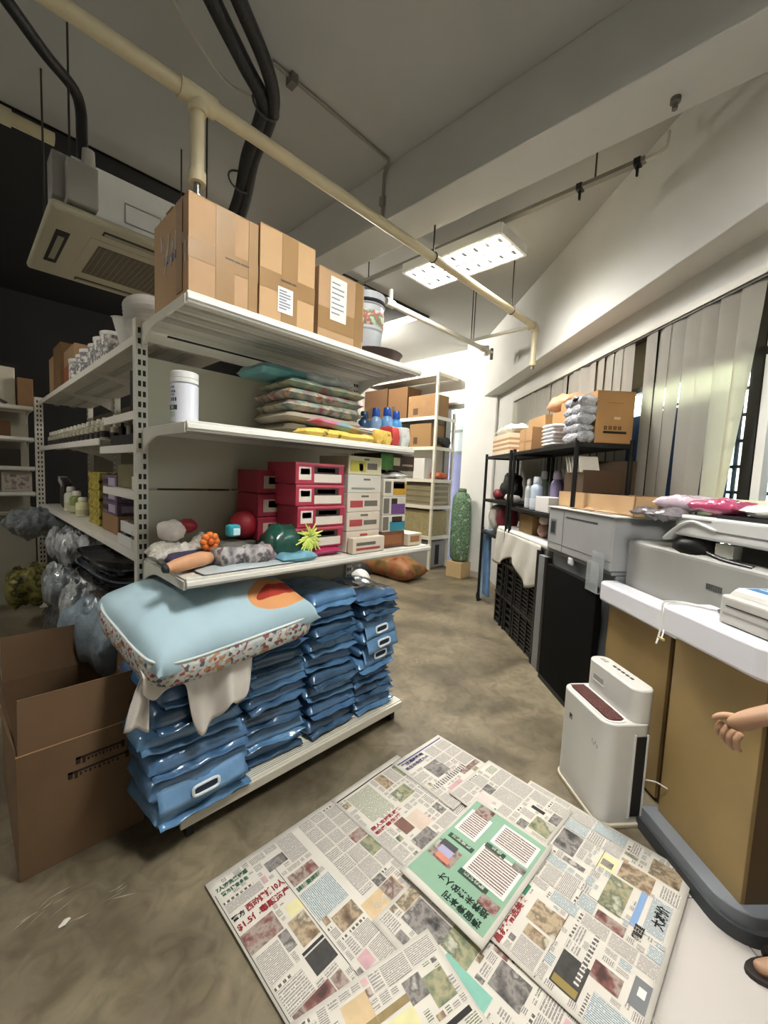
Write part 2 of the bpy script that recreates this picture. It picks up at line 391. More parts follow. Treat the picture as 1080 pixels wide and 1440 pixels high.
# ================================================================== main gondola shelving
slot = M('#2b2721', .8)
def upright(mb, x0, x1, y0, y1, z1, axis, side):
    """steel upright with a double row of slots on one face"""
    mb.bb(x0, x1, y0, y1, 0, z1, shelfw)
    z = .2
    while z < z1-.04:
        for k in (.3, .7):
            if axis == 'y': xc = x0+(x1-x0)*k; mb.bb(xc-.006, xc+.006, y0-.0008, y0+.002, z, z+.024, slot)
            else: yc = y0+(y1-y0)*k; mb.bb(x0-.0008, x0+.002, yc-.006, yc+.006, z, z+.024, slot)
        z += .046
g = thing('gondola_shelf', 'cream steel gondola shelving with four tiers, facing the newspapers', 'shelving', (.585, 1.6, 0))
X1 = 1.31
u = MB(); upright(u, -.022, .026, .5, .545, 2.15, 'y', 0); u.build('upright', g)
u = MB(); upright(u, 1.25, 1.30, .5, .545, 2.15, 'y', 0); u.build('upright', g)
for z0, z1 in ((.1, .68), (.685, 1.035), (1.04, 1.395), (1.40, 2.0)):
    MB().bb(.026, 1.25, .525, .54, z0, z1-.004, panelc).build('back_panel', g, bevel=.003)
MB().bb(.026, 1.25, .515, .545, 2.06, 2.10, shelfw).build('top_rail', g)
def shelf_board(par, x0, x1, y0, y1, z, name='shelf', lip=.036, ribs=True, axis='x'):
    s = MB()
    s.bb(x0, x1, y0, y1, z-.006, z, shelfw)
    if axis == 'x':
        s.bb(x0, x1, y0-.004, y0+.006, z-lip, z+.004, white); s.bb(x0, x1, y0-.012, y0-.004, z-lip*.72, z-lip*.2, M('#eceae2', .3))
        for yy in (y0+.14, y0+.24, y0+.34): s.bb(x0+.01, x1-.01, yy-.02, yy+.02, z-.018, z-.006, shelf_under)
        s.bb(x0, x1, y1-.01, y1, z-.03, z, shelfw)
    else:
        s.bb(x0-.004, x0+.006, y0, y1, z-lip, z+.004, white)
        for xx in (x0+.14, x0+.27): s.bb(xx-.02, xx+.02, y0+.01, y1-.01, z-.018, z-.006, shelf_under)
    return s.build(name, par, bevel=.0015, seg=1)
def bracket(par, x, y0, y1, z, h=.10, t=.008):
    """tapered curved side bracket: deep at the upright, thin at the front"""
    L = y1-y0; top = [(0, 0), (L, 0)]; bot = []
    for k in range(9):
        a = k/8; yy = L*(1-a); bot.append((yy, -.034-(h-.034)*max(0, (yy/L-.55)/.45)**2.2))
    poly = top+bot
    X = TR(x-t/2, y0, z) @ Matrix(((0, 0, 1, 0), (1, 0, 0, 0), (0, 1, 0, 0), (0, 0, 0, 1)))
    return MB().prism(poly, 0, t, shelfw, X).build('shelf_bracket', par)
for z, x1 in ((2.135, 1.335), (1.675, 1.30), (1.078, 1.51)):
    shelf_board(g, .008, x1, 0, .5, z); bracket(g, .006, 0.004, .5, z-.008); bracket(g, min(x1, 1.30), 0.004, .5, z-.008)
s = MB(); s.bb(-.01, 1.30, 0, .52, .085, .12, M('#dedacb', .5, var=.06))
for k in range(4): s.bb(0, 1.29, .012+k*.012, .017+k*.012, .119, .1206, M('#8d8a80', .7))
s.bb(-.012, 1.302, -.012, .004, .072, .112, M('#d2cdbd', .45))
s.build('base_deck', g, bevel=.002, seg=1)
s = MB(); s.bb(.02, .05, .02, .52, 0, .085, M('#20201e', .6)); s.bb(1.24, 1.27, .02, .52, 0, .085, M('#20201e', .6)); s.bb(0.02, 1.27, .44, .46, 0, .085, dark)
s.build('base_foot', g)
# perforated price strip standing on the post, tape-mended
MB().bb(-.03, -.012, .46, .5, 1.47, 1.56, M('#d8d8d2', .25)).build('post_clip', g)
# ================================================================== second gondola run, away from the camera on the left
g2 = thing('shelving_run', 'long cream shelving run going back on the left behind the near post', 'shelving', (.585, 2.15, 0))
for y in (1.08, 2.18, 3.24):
    u = MB(); upright(u, .40, .445, y-.03, y+.03, 2.3, 'x', 0); u.build('upright', g2)
u = MB(); upright(u, -.03, .035, 3.25, 3.31, 2.14, 'y', 0); u.build('upright', g2, label='thick front post at the far corner of the run')
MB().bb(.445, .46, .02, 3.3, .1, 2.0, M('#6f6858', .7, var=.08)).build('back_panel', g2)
for z, y0, y1 in ((2.095, .04, 3.24), (1.65, .75, 3.24), (1.078, .04, 3.24), (1.755, .04, .62), (1.60, .04, .72), (1.375, .04, .66)):
    shelf_board(g2, 0, .43, y0, y1, z, axis='y')
for z in (2.09, 1.645, 1.07):
    for y in (1.08, 2.18): MB().prism([(0, 0), (.4, 0), (.4, -.12), (.3, -.07)], 0, .006, shelfw, TR(.01, y, z-.008) @ RX(pi/2)).build('shelf_bracket', g2)
# third shelving at the far left, facing the camera
g3 = thing('corner_shelving', 'cream shelving bays facing forward at the far left edge', 'shelving', (-.75, 5.45, 0))
for z in (2.04, 1.735, 1.445, 1.19):
    shelf_board(g3, 0, 1.3, 0, .45, z); 
    bracket(g3, 1.285, .003, .45, z-.008, h=.13)
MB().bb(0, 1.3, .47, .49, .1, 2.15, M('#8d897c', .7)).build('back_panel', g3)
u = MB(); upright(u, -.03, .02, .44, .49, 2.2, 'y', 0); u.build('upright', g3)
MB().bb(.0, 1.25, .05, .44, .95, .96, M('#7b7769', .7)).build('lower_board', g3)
MB().bb(.55, 1.3, .1, .12, .05, .98, M('#8e8a7b', .7)).build('end_panel', g3, label='beige panel closing the lower front')
# ================================================================== cartons
def carton(name, label, loc, rz, dim, group=None, mat=card, tapes=(), sheet=None, marks=(), cat='box', sag=0.):
    """closed cardboard carton, base at loc (centre of its footprint); tapes/labels as parts"""
    sx, sy, sz = dim
    t = thing(name, label, cat, loc, rz, group)
    b = MB()
    n = 6
    def face(pts): b.quad(pts, mat)
    b.bb(-sx/2, sx/2, -sy/2, sy/2, 0, sz-.004, mat)
    b.bb(-sx/2, sx/2, -sy/2, -.002, sz-.004, sz, mat); b.bb(-sx/2, sx/2, .002, sy/2, sz-.004, sz, mat)
    b.build('carton_body', t, bevel=.004)
    if tapes:
        q = MB()
        for ti, (kind, pos, wd) in enumerate(tapes):
            e = .0010+.0007*ti
            if kind == 'fh': q.bb(-sx/2-e, sx/2+e, -sy/2-e, -sy/2+.001, pos*sz-wd/2, pos*sz+wd/2, tape)
            if kind == 'fv': q.bb(pos*sx-wd/2, pos*sx+wd/2, -sy/2-e, -sy/2+.001, .01, sz-.004, tape)
            if kind == 'sv': q.bb(-sx/2-e, -sx/2+.001, pos*sy-wd/2, pos*sy+wd/2, .02, sz-.004, tape)
            if kind == 'sh': q.bb(-sx/2-e, -sx/2+.001, -sy/2, sy/2, pos*sz-wd/2, pos*sz+wd/2, tape)
            if kind == 'top': q.bb(-sx/2-e, sx/2+e, -wd/2, wd/2, sz-.001, sz+e, tape)
        q.build('packing_tape', t)
    if sheet:
        x, z, w, h = sheet
        q = MB(); q.bb(x-w/2, x+w/2, -sy/2-.003, -sy/2-.0005, z-h/2, z+h/2, paper)
        for k in range(7):
            zz = z+h*.36-k*h*.115; ww = w*(.75 if k % 3 else .5)
            q.bb(x-w*.42, x-w*.42+ww, -sy/2-.0036, -sy/2-.003, zz-.003, zz+.003, M('#7d8496', .7))
        q.build('shipping_label', t, label='white printed label')
    if marks:
        q = MB()
        for st, x, z, size in marks: q.text(st, size, ink, FRONT(x, -sy/2-.0015, z))
        q.build('printing', t)
    return t
TOPZ = 2.14
bxs = []
b1 = carton('cardboard_box', 'largest taped cardboard box, left end of the top shelf', (.745, 1.81, TOPZ), 0, (.275, .37, .355), 'taped boxes on the top shelf',
       tapes=[('fh', .46, .07), ('fv', .0, .075), ('fv', .42, .04), ('top', 0, .07), ('sv', -.28, .06)])
q = MB(); gw = M('#e8e4e2', .15, coat=.6)
random.seed(3)
for k in range(11):
    zz = .12+random.random()*.14; yy = -.16+.025*k; hh = .03+.08*random.random()
    q.box((-.1395, yy, zz), (.002, .007+.008*random.random(), hh), gw, X=RX(random.uniform(-.25, .25)))
for k in range(5): q.box((-.1397, -.06+.028*k, .16+.03*random.random()), (.002, .010, .03), M('#6a6580', .4), X=RX(.2))
q.build('torn_film', b1, label='crumpled clear film on the side')
MB().text('▬▬ ▬ ▬▬', .018, M('#5c5350', .7), FRONT(.0, -.187, .172)).build('printing', b1)
b2 = carton('cardboard_box', 'middle taped cardboard box on the top shelf, small label low on its front', (1.028, 1.80, TOPZ), 0, (.275, .35, .375), 'taped boxes on the top shelf', mat=card2,
       tapes=[('fh', .44, .075), ('fv', .02, .08), ('top', 0, .07)], sheet=(-.015, .10, .075, .105))
MB().text('▬▬▬ ▬', .018, M('#5c5350', .7), FRONT(-.04, -.178, .178)).build('printing', b2)
b3 = carton('cardboard_box', 'right-hand cardboard box on the top shelf with a tall white label', (1.335, 1.80, TOPZ), 0, (.285, .34, .325), 'taped boxes on the top shelf',
       tapes=[('fh', .30, .1), ('fv', .38, .05), ('top', 0, .07)], sheet=(-.025, .20, .10, .20))
# white pet-food bucket and dark basin at the shelf end
t = thing('plastic_tub', 'white and clear tub with a dark rim beside the boxes on the top shelf', 'tub', (1.62, 1.77, TOPZ+.062))
MB().lathe([(.085, 0), (.09, .01), (.098, .09), (.094, .092), (.101, .10), (.103, .22), (.1, .225), (.106, .23), (.107, .29), (.10, .292), (.098, .21), (.04, .2)], M('#c9ccd2', .25, coat=.4), n=28).build('body', t, smooth=40)
MB().lathe([(.1015, .115), (.1045, .12), (.105, .19), (.1025, .195)], MN('tub_label', ['#dfe6dc', '#c7d4b8', '#6d8b6a', '#c26a5a', '#e8e6df'], 22), n=28).build('label_band', t, smooth=40)
MB().lathe([(.108, .235), (.112, .24), (.112, .252), (.1, .252), (.1, .24)], M('#232330', .4), n=28).build('rim', t, smooth=40)
t2 = MB().lathe([(.13, 0), (.145, .01), (.165, .055), (.172, .06), (.168, .062), (.15, .05), (.13, .012)], M('#3a2724', .4), c=(0, 0, 0), n=30).build('basin', None, (1.70, 1.78, TOPZ), smooth=40)
tag(t2, 'dark brown plastic basin under the white tub', 'basin')
# ================================================================== mid shelf
MZ = 1.6795
t = thing('canister', 'white plastic canister with blue lettering alone at the left of the middle shelf', 'canister', (.645, 1.76, MZ), R(-25))
MB().lathe([(.048, 0), (.052, .004), (.052, .148), (.046, .152), (.046, .155)], M('#dcdfe9', .3, coat=.3), n=30).build('body', t, smooth=40)
MB().lathe([(.049, .156), (.0515, .158), (.0515, .172), (.0495, .173), (.0515, .175), (.0515, .196), (.047, .2), (.02, .203)], M('#e3e4e1', .35), n=30).build('lid', t, smooth=40)
q = MB(); blu = M('#33406e', .6)
def curved(mb, a0, a1, z0, z1, mat, r=.0525):
    k = 6; vs = []
    for i in range(k+1):
        a = R(a0+(a1-a0)*i/k); vs += [(r*cos(a), r*sin(a), z0), (r*cos(a), r*sin(a), z1)]
    mb.add(vs, [(2*i, 2*i+2, 2*i+3, 2*i+1) for i in range(k)], mat)
for a, z, w, h in ((-150, .135, 14, .007), (-150, .118, 18, .009), (-150, .106, 14, .006), (-150, .088, 22, .014), (-190, .135, 12, .006), (-190, .118, 15, .008), (-190, .105, 10, .007), (-190, .088, 8, .013)):
    for j in range(3): curved(q, a+j*w*.55, a+j*w*.55+w*.36, z-h/2, z+h/2, blu)
curved(q, -205, -115, .048, .066, M('#1f3630', .5)); curved(q, -192, -180, .052, .062, M('#b9c6ba', .5), .0528); curved(q, -150, -132, .051, .063, M('#9fb4ab', .5), .0528)
curved(q, -200, -125, .02, .042, M('#b9cabf', .5))
q.build('label_print', t)
# stacked flat cases of pads with coloured wrappers
wr1 = MN('wrapper_teal', ['#8a3b43', '#6f8f86', '#b9a58d', '#54746e', '#a56b6d'], 14, detail=5)
def flatpack(label, loc, dim, mat, seed, rz=0., grp='flat packs on the middle shelf', tilt=0., name='flat_pack', cat='pack', wr=.006, p=8., e=.3):
    o = MB().pillow(dim[0], dim[1], dim[2], mat, 18, 12, seed, wr, 7., p, e, .9, c=(0, 0, dim[2]*.46)).build(name, None, loc, rz, smooth=60)
    o.rotation_euler.y = tilt
    return tag(o, label, cat, grp)
flatpack('brown-edged flat case at the bottom of the middle shelf pile', (1.345, 1.885, MZ), (.52, .34, .07), M('#6c6450', .6, var=.2), 1)
flatpack('second flat case up in the middle shelf pile, pale wrapper', (1.345, 1.885, MZ+.07), (.51, .33, .055), M('#aca291', .4, var=.2), 2)
flatpack('third flat case up in the middle shelf pile, teal and red print', (1.35, 1.885, MZ+.125), (.50, .33, .06), wr1, 3)
flatpack('fourth flat case up in the middle shelf pile, mixed print', (1.345, 1.885, MZ+.182), (.50, .33, .055), MN('wrapper_mix', ['#7a4a44', '#b39f86', '#6d8a80', '#8d4a52', '#c0b49c'], 11, detail=5), 4)
flatpack('fifth flat case up in the middle shelf pile, red-green edge', (1.36, 1.885, MZ+.236), (.50, .33, .05), MN('wrapper_rg', ['#9b4550', '#6f8a7c', '#a3a888', '#7b5048'], 9), 5)
flatpack('teal plastic packet lying on top of the middle shelf pile', (1.13, 1.90, MZ+.285), (.28, .26, .05), M('#5f9a9c', .3, var=.25, scale=9., coat=.4), 6)
flatpack('crumpled clear film packet on top of the middle shelf pile, beside the teal one', (1.38, 1.88, MZ+.287), (.30, .26, .05), M('#c9cfd0', .15, var=.3, scale=12., coat=.6), 7, wr=.014)
t = flatpack('pink and blue folded packet sloping over the yellow one on the middle shelf', (1.44, 1.745, MZ+.05), (.46, .2, .035), MN('wrapper_pink', ['#b44a72', '#c86f8e', '#7fa0bf', '#8fae9c', '#b28a60'], 6), 8, tilt=R(4))
flatpack('yellow packet with black print along the front of the middle shelf', (1.37, 1.70, MZ), (.48, .16, .045), MN('wrapper_yellow', ['#2b2416', '#e3c356', '#eccf6a', '#e3c356'], 26, pos=[.3, .4, .5, .7]), 9)
flatpack('brown and pink flat packet at the right of the middle shelf', (1.62, 1.74, MZ), (.26, .22, .06), MN('wrapper_brown', ['#7d5136', '#a77550', '#5d3b2c', '#c29a78'], 24), 10)
flatpack('pale pink packet lying on the brown flat packet', (1.62, 1.75, MZ+.06), (.25, .2, .022), M('#d9c3c3', .4, var=.1), 11)
flatpack('yellow packet with black spots in front of the blue bottles', (1.655, 1.665, MZ), (.13, .11, .085), MN('wrapper_spot', ['#2b2416', '#e5b84a', '#f0d070', '#e5b84a'], 30, pos=[.3, .42, .5, .7]), 12, p=10.)
flatpack('red packet standing beside the yellow spotted packet', (1.745, 1.665, MZ), (.07, .11, .11), M('#c4433f', .4, var=.2, scale=20.), 13, p=10.)
flatpack('white and red printed packet at the right end of the middle shelf', (1.835, 1.665, MZ), (.075, .11, .12), MN('wrapper_white', ['#c05a60', '#e2e6e2', '#e2e6e2', '#8fa79a'], 18, pos=[.3, .4, .6, .7]), 14, p=10.)
# spray / shampoo bottles
def bottle(label, loc, h, r, bodym, capm, labm, group, neck=True, rz=0.):
    t = thing('bottle', label, 'bottle', loc, rz, group)
    MB().lathe([(r*.9, 0), (r, .004), (r, h*.62), (r*.92, h*.70), (r*.5, h*.79), (r*.45, h*.8)], bodym, n=20).build('body', t, smooth=40)
    MB().lathe([(r*.62, h*.785), (r*.66, h*.8), (r*.62, h*.95), (r*.5, h), (r*.1, h)], capm, n=20).build('cap', t, smooth=40)
    MB().lathe([(r*1.008, h*.08), (r*1.012, h*.09), (r*1.012, h*.34), (r*1.008, h*.35)], labm, n=20).build('label_band', t, smooth=40)
    return t
bb_, bc, bl = M('#6fa6d6', .25, coat=.4), M('#1f4fa8', .3, coat=.3), M('#e4e6ea', .5)
bd = M('#223f5e', .3)
for k, (x, y, bm, cm, lb) in enumerate(((1.66, 1.79, bd, M('#15304f', .4), 'dark blue bottle, leftmost of the row at the end of the middle shelf'),
        (1.745, 1.78, M('#7d9cba', .25), bc, 'grey-blue bottle, second from the left at the end of the middle shelf'),
        (1.815, 1.755, bb_, bc, 'bright sky-blue bottle, third from the left at the end of the middle shelf'),
        (1.885, 1.745, M('#4f98cf', .25), bc, 'sky-blue bottle, rightmost of the row at the end of the middle shelf'))):
    bottle(lb, (x, y, MZ), .225+(.0 if k else -.03)+(.012 if k == 2 else 0), .037, bm, cm, bl, 'blue bottles on the middle shelf')
# ================================================================== lower shelf
LZ = 1.0825
def litter_box(label, loc, dim, base, face, group, rz=0., edge=None, name='product_box', accents=(), tilt=0.):
    t = thing(name, label, 'box', loc, rz, group); t.rotation_euler.y = tilt
    sx, sy, sz = dim
    MB().bb(-sx/2, sx/2, -sy/2, sy/2, 0, sz, base).build('carton_body', t, bevel=.004)
    q = MB()
    for x0, x1, z0, z1, mm in accents:
        q.bb(-sx/2+x0*sx, -sx/2+x1*sx, -sy/2-.0015, -sy/2+.001, z0*sz, z1*sz, mm)
    if accents: q.build('front_print', t)
    return t
crim = M('#a52f45', .45, var=.12, scale=10.); crim2 = M('#8d2136', .5); pale = M('#d9cfc4', .6); dk = M('#33261f', .6); whp = M('#d8d2c6', .6)
for k in range(4):
    z = LZ+.045+k*.107; dx = (-.01, 0.0, -.012, -.016)[k]
    litter_box('crimson product box with a white panel, %s from the bottom of the front red stack' % ORD[k], (1.275+dx+.01, 1.80, z), (.30, .26, .105), crim, None, 'red product boxes',
        accents=[(.06, .3, .2, .8, pale), (.09, .27, .45, .72, dk), (.36, .94, .1, .5, pale), (.36, .88, .5, .85, dk), (.42, .8, .58, .78, M('#7c7a60', .6)), (0, 1, .9, 1, M('#c7566a', .5))])
o = MB().pillow(.33, .26, .06, M('#b02a5e', .3, var=.25, scale=14., coat=.3), 16, 12, 21, .006, 8., 6., .4, .9, c=(0, 0, .025)).build('pink_packet', None, (1.26, 1.79, LZ), smooth=60)
tag(o, 'magenta soft packet squashed under the red boxes', 'packet')
for k in range(3):
    litter_box('dim crimson box behind the front red stack, %s from the bottom' % ORD[k], (1.17, 1.965, LZ+.075+k*.118), (.28, .22, .115), crim2, None, 'red product boxes behind',
        accents=[(.1, .5, .2, .75, M('#a69a86', .6)), (.2, .4, .4, .7, dk)])
tag(MB().pillow(.26, .2, .06, M('#6a1f2c', .4, var=.3), 14, 10, 22, .006, 8., 5., .4, .9, c=(0, 0, .02)).build('red_packet', None, (1.17, 1.965, LZ), smooth=60), 'dark red soft packet under the rear red boxes', 'packet')
wb = M('#d4c8b8', .55, var=.05); redp = M('#a84548', .6); greyp = M('#6a655c', .6)
spec = [(.115, M('#d6cabb', .55), 'cream box with red lettering, lowest upright one of the middle white stack', [(.08, .42, .3, .55, redp), (.5, .9, .35, .55, greyp), (.4, .62, .75, .85, redp)]),
        (.105, wb, 'cream box with red lettering, second from the bottom of the middle white stack', [(.08, .45, .25, .6, redp), (.5, .9, .3, .55, greyp), (.4, .62, .78, .88, greyp)]),
        (.105, wb, 'cream box with red lettering, third from the bottom of the middle white stack', [(.08, .45, .25, .6, redp), (.5, .9, .3, .6, greyp), (.4, .62, .78, .88, greyp)]),
        (.10, M('#cfcbc0', .55), 'plain grey-white box with faint print, fourth from the bottom of the middle stack', [(.1, .8, .2, .3, M('#8d9086', .6)), (.45, .65, .7, .8, greyp)]),
        (.10, M('#d5cfae', .55), 'cream box with a yellow print, top of the middle stack', [(.05, .5, .15, .75, M('#c9bd4d', .6)), (.3, .42, .2, .6, M('#8b8a2c', .6)), (.55, .85, .3, .65, greyp), (.45, .6, .8, .9, greyp)])]
z = LZ
for h, bm, lb, ac in spec:
    litter_box(lb, (1.575, 1.80, z), (.25, .26, h-.001), bm, None, 'cream product boxes', accents=ac); z += h
litter_box('cream box tipped forward at the foot of the middle white stack', (1.57, 1.635, LZ), (.24, .045, .085), M('#d8cdbb', .6), None, 'cream product boxes', accents=[(.1, .85, .2, .35, redp), (.1, .7, .5, .7, greyp)])
spec2 = [(.095, M('#6d4630', .6, var=.3, scale=18.), 'brown snack pack, bottom of the right-hand stack on the lower shelf', [(.1, .9, .2, .8, M('#8d5a34', .6))]),
         (.10, M('#cdc9bc', .55), 'box with a teal print in the right-hand stack on the lower shelf', [(.02, .25, .1, .9, greyp), (.32, .98, .05, .6, M('#2f8296', .6)), (.4, .85, .55, .9, dk)]),
         (.11, M('#cbc7ba', .55), 'box with a purple print in the right-hand stack on the lower shelf', [(.02, .25, .1, .9, greyp), (.35, .95, .05, .6, M('#6a4580', .6)), (.35, .6, .6, .9, dk)]),
         (.105, M('#d6d1c2', .55), 'box with a yellow print in the right-hand stack on the lower shelf', [(.05, .3, .2, .85, greyp), (.4, .98, .1, .75, M('#c3962e', .6)), (.4, .9, .45, .85, dk)])]
z = LZ
for h, bm, lb, ac in spec2:
    litter_box(lb, (1.815, 1.78, z), (.20, .24, h-.001), bm, None, 'right-hand product stack', accents=ac); z += h
tag(MB().pillow(.24, .2, .045, M('#dcdcda', .15, coat=.6), 16, 12, 31, .02, 12., 4., .4, .9, c=(0, 0, .02)).build('plastic_film', None, (1.83, 1.77, z), smooth=60), 'clump of white plastic film on the yellow-print box', 'plastic film'); z += .05
litter_box('long green and brown box on top of the right-hand stack', (1.85, 1.80, z), (.30, .24, .095), M('#3a2a22', .55), None, 'right-hand product stack',
    accents=[(0, .34, .02, .98, M('#4c8a3c', .5, var=.3, scale=30.)), (.36, .55, .3, .8, M('#c8c4a2', .6)), (.62, .95, .3, .42, M('#a39a86', .6))])
litter_box('cream snack box at the right end of the lower shelf', (1.985, 1.72, LZ), (.13, .18, .075), M('#c8bda5', .6), None, None, accents=[(.15, .8, .3, .8, M('#9b6b46', .6))])
# toys and packs at the left of the lower shelf
tag(MB().pillow(.30, .22, .10, M('#c6c1b6', .8, var=.25, scale=30., bump=.6, bscale=60.), 20, 16, 41, .035, 14., 3., .4, .7, c=(0, 0, .04)).build('fluffy_toy', None, (.72, 1.93, LZ), smooth=70), 'fluffy off-white heap of plush toys in the corner of the lower shelf', 'toy')
tag(MB().blob((0, 0, .05), (.06, .05, .05), M('#d9d0c8', .7, var=.2, scale=20.), seed=4).build('plush_toy', None, (.665, 1.97, LZ+.085), smooth=70), 'white plush toy resting on the fluffy heap', 'toy')
tag(MB().blob((0, 0, .03), (.05, .04, .034), M('#8c1f2a', .4), seed=5, amp=.1).build('red_toy', None, (.74, 1.985, LZ+.12), smooth=70), 'small red toy on the fluffy heap', 'toy')
tag(MB().pillow(.22, .16, .06, M('#38304c', .7, var=.3, scale=30.), 16, 12, 43, .012, 10., 4., .4, .8, c=(0, 0, .03)).build('purple_mat', None, (.70, 1.80, LZ), smooth=70), 'dark purple knitted toy behind the orange one', 'toy')
t = thing('chew_toy', 'long orange-tan chew toy at the front left of the lower shelf', 'toy', (.645, 1.70, LZ), R(14))
MB().tube([(-.10, 0, .03), (-.06, 0, .034), (.0, .004, .04), (.06, .006, .044), (.10, .005, .043), (.115, .005, .042)], [.018, .027, .03, .032, .024, .006], M('#cf9a72', .6, var=.18, scale=14.), 14).build('body', t, smooth=60)
MB().tube([(-.098, 0, .03), (-.112, 0, .028)], [.02, .014], M('#20262a', .5), 12).build('end_cap', t, smooth=60, label='black end')
t = thing('flower_toy', 'orange flower-shaped toy behind the chew toy', 'toy', (.765, 1.80, LZ+.10), 0)
q = MB()
for k in range(8): a = 2*pi*k/8; q.blob((.028*cos(a), -.01, .028*sin(a)), (.018, .016, .018), M('#d7742c', .55), 8, 6, k, .1)
q.build('petals', t, smooth=70); MB().blob((0, -.022, 0), (.017, .014, .017), M('#c05c22', .55), 10, 8).build('centre', t, smooth=70)
tag(MB().blob((0, 0, .045), (.065, .055, .05), M('#7a6a52', .7, var=.3), seed=12).build('brown_toy', None, (.80, 1.85, LZ), smooth=70), 'brown stuffed toy under the orange flower', 'toy')
t = thing('cyan_toy', 'cyan rubber toy with a pale face standing behind the grey packs', 'toy', (.875, 1.80, LZ+.115), 0)
MB().box((0, 0, .028), (.06, .05, .056), M('#2f9aa6', .4)).build('body', t, bevel=.014, seg=3); MB().box((.004, -.026, .024), (.034, .008, .032), M('#bfe0e6', .4)).build('face', t, bevel=.004)
tag(MB().pillow(.16, .16, .09, M('#54524a', .6, var=.3), 12, 10, 15, .01).build('packed_mat', None, (.875, 1.84, LZ+.05), smooth=70), 'folded grey mat under the cyan toy', 'mat')
tag(MB().lathe([(.002, 0)]+[(.072*sin(pi*k/14), .072-.072*cos(pi*k/14)) for k in range(1, 14)]+[(.002, .144)], M('#8e1420', .5), n=28).build('ball', None, (1.0, 1.94, LZ+.075), smooth=60), 'dark red ball resting on the stock behind the packs', 'ball')
tag(MB().bb(-.08, .08, -.06, .06, 0, .073, M('#4b473e', .7)).build('dark_box', None, (1.0, 1.94, LZ), bevel=.004), 'low dark box under the red ball', 'box')
gp = MN('grey_pack', ['#5d5a5c', '#8e8a8a', '#b9b2b2', '#4a474a', '#9c8f8d'], 16, detail=4)
for k, (x, y, rz, sx, lb) in enumerate(((.815, 1.72, 8, .12, 'shiny grey packet, leftmost of the three on the lower shelf'), (.925, 1.71, -6, .13, 'shiny grey packet, middle of the three on the lower shelf'), (1.03, 1.73, 10, .12, 'shiny grey-pink packet, rightmost of the three on the lower shelf'))):
    tag(MB().pillow(sx, .12, .085, gp if k < 2 else MN('grey_pack2', ['#8a7f80', '#b39a9c', '#6e6668', '#c4b8b6'], 20), 16, 12, 50+k, .012, 10., 5., .4, .9, c=(0, 0, .04)).build('grey_packet', None, (x, y, LZ), R(rz), smooth=60), lb, 'packet', 'grey packets')
tag(MB().pillow(.42, .14, .012, M('#b9c3c6', .3, coat=.3), 16, 8, 57, .004).build('clear_sleeve', None, (.87, 1.67, LZ+.005), smooth=60), 'flat clear plastic sleeve along the front lip of the lower shelf', 'sleeve')
t = thing('plush_bag', 'dark green bagged plush toy with a lime fringe, left of the red boxes', 'toy', (1.125, 1.74, LZ), 0)
MB().pillow(.21, .17, .17, M('#16493c', .3, var=.35, scale=16., coat=.4), 18, 14, 61, .018, 12., 3., .45, .9, c=(-.02, 0, .075)).build('bag', t, smooth=70)
q = MB(); lm = M('#c8d66a', .6, var=.15)
for k in range(26):
    a = 2*pi*k/26; r = .036+.012*(k % 3); q.tube([(.075+.004*cos(a), -.075, .105+.004*sin(a)), (.075+r*.7*cos(a), -.092, .105+r*.7*sin(a)), (.075+r*1.4*cos(a), -.088, .105+r*1.4*sin(a)-.01)], [.006, .0065, .003], lm, 6)
q.build('fringe', t, smooth=60, label='lime green fringe')
tag(MB().pillow(.2, .12, .05, M('#6fa3b5', .35, var=.3, scale=12.), 14, 10, 63, .012).build('blue_packet', None, (1.12, 1.665, LZ+.02), smooth=60), 'pale blue packet in front of the green plush toy', 'packet')
# ================================================================== base deck: bagged blue pads
DZ = .1215
blue1 = M('#5f8bb5', .22, var=.28, scale=7., bump=.25, bscale=18., coat=.5); blue2 = M('#4b7199', .22, var=.3, scale=6., bump=.25, bscale=18., coat=.5)
blue3 = M('#3a5a7a', .25, var=.3, scale=6., bump=.25, bscale=18., coat=.5); flapb = M('#739fcb', .25, var=.2, scale=9., coat=.4)
def pad_proto(seed, bm, wx, th, handle):
    t = thing('pad_bag', 'x', 'bag of pads', (0, 0, 0), 0, 'bagged blue pads')
    MB().pillow(wx, .42, th*1.12, bm, 26, 20, seed, .008, 9., 6., .32, .9, c=(0, 0, th*.5), crease=.012).build('bag', t, smooth=70)
    # folded front seal: a sagging strip of clear film
    if handle:
        q = MB(); w = wx*.42; n = 16
        def fl(u, v): x = -w+2*w*u; return (x, -.190-.032*v**.6-.012*v, th*.72-.088*v**1.3+.004*sin(u*7+seed)+.005*NZ.noise(V((x*20, v*3, seed))))
        q.grid(fl, n, 6, flapb); q.build('carry_flap', t, smooth=60, solid=.003, label='paler blue carry flap')
        h = MB(); pts = []
        for k in range(25):
            a = 2*pi*k/24; cx = .052*(1 if cos(a) > 0 else -1)*abs(cos(a))**.4; cy = .019*(1 if sin(a) > 0 else -1)*abs(sin(a))**.5
            pts.append((cx, -.234+cy*.12, th*.72-.050+cy))
        h.tube(pts, .0065, M('#e3ecf2', .4), 8)
        h.build('carry_handle', t, smooth=60, label='white oval carry handle')
        MB().box((0, -.232, th*.72-.050), (.094, .004, .030), M('#1c2c44', .6)).build('handle_hole', t)
    else:
        q = MB(); w = wx*.46
        def fl(u, v): x = -w+2*w*u; return (x, -.198-.035*v, th*.35+.02*NZ.noise(V((x*9, seed, v)))-.014*v+.004*sin(x*60))
        q.grid(fl, 18, 4, bm); q.build('seal_strip', t, smooth=60, solid=.002)
    return t
protos = {}
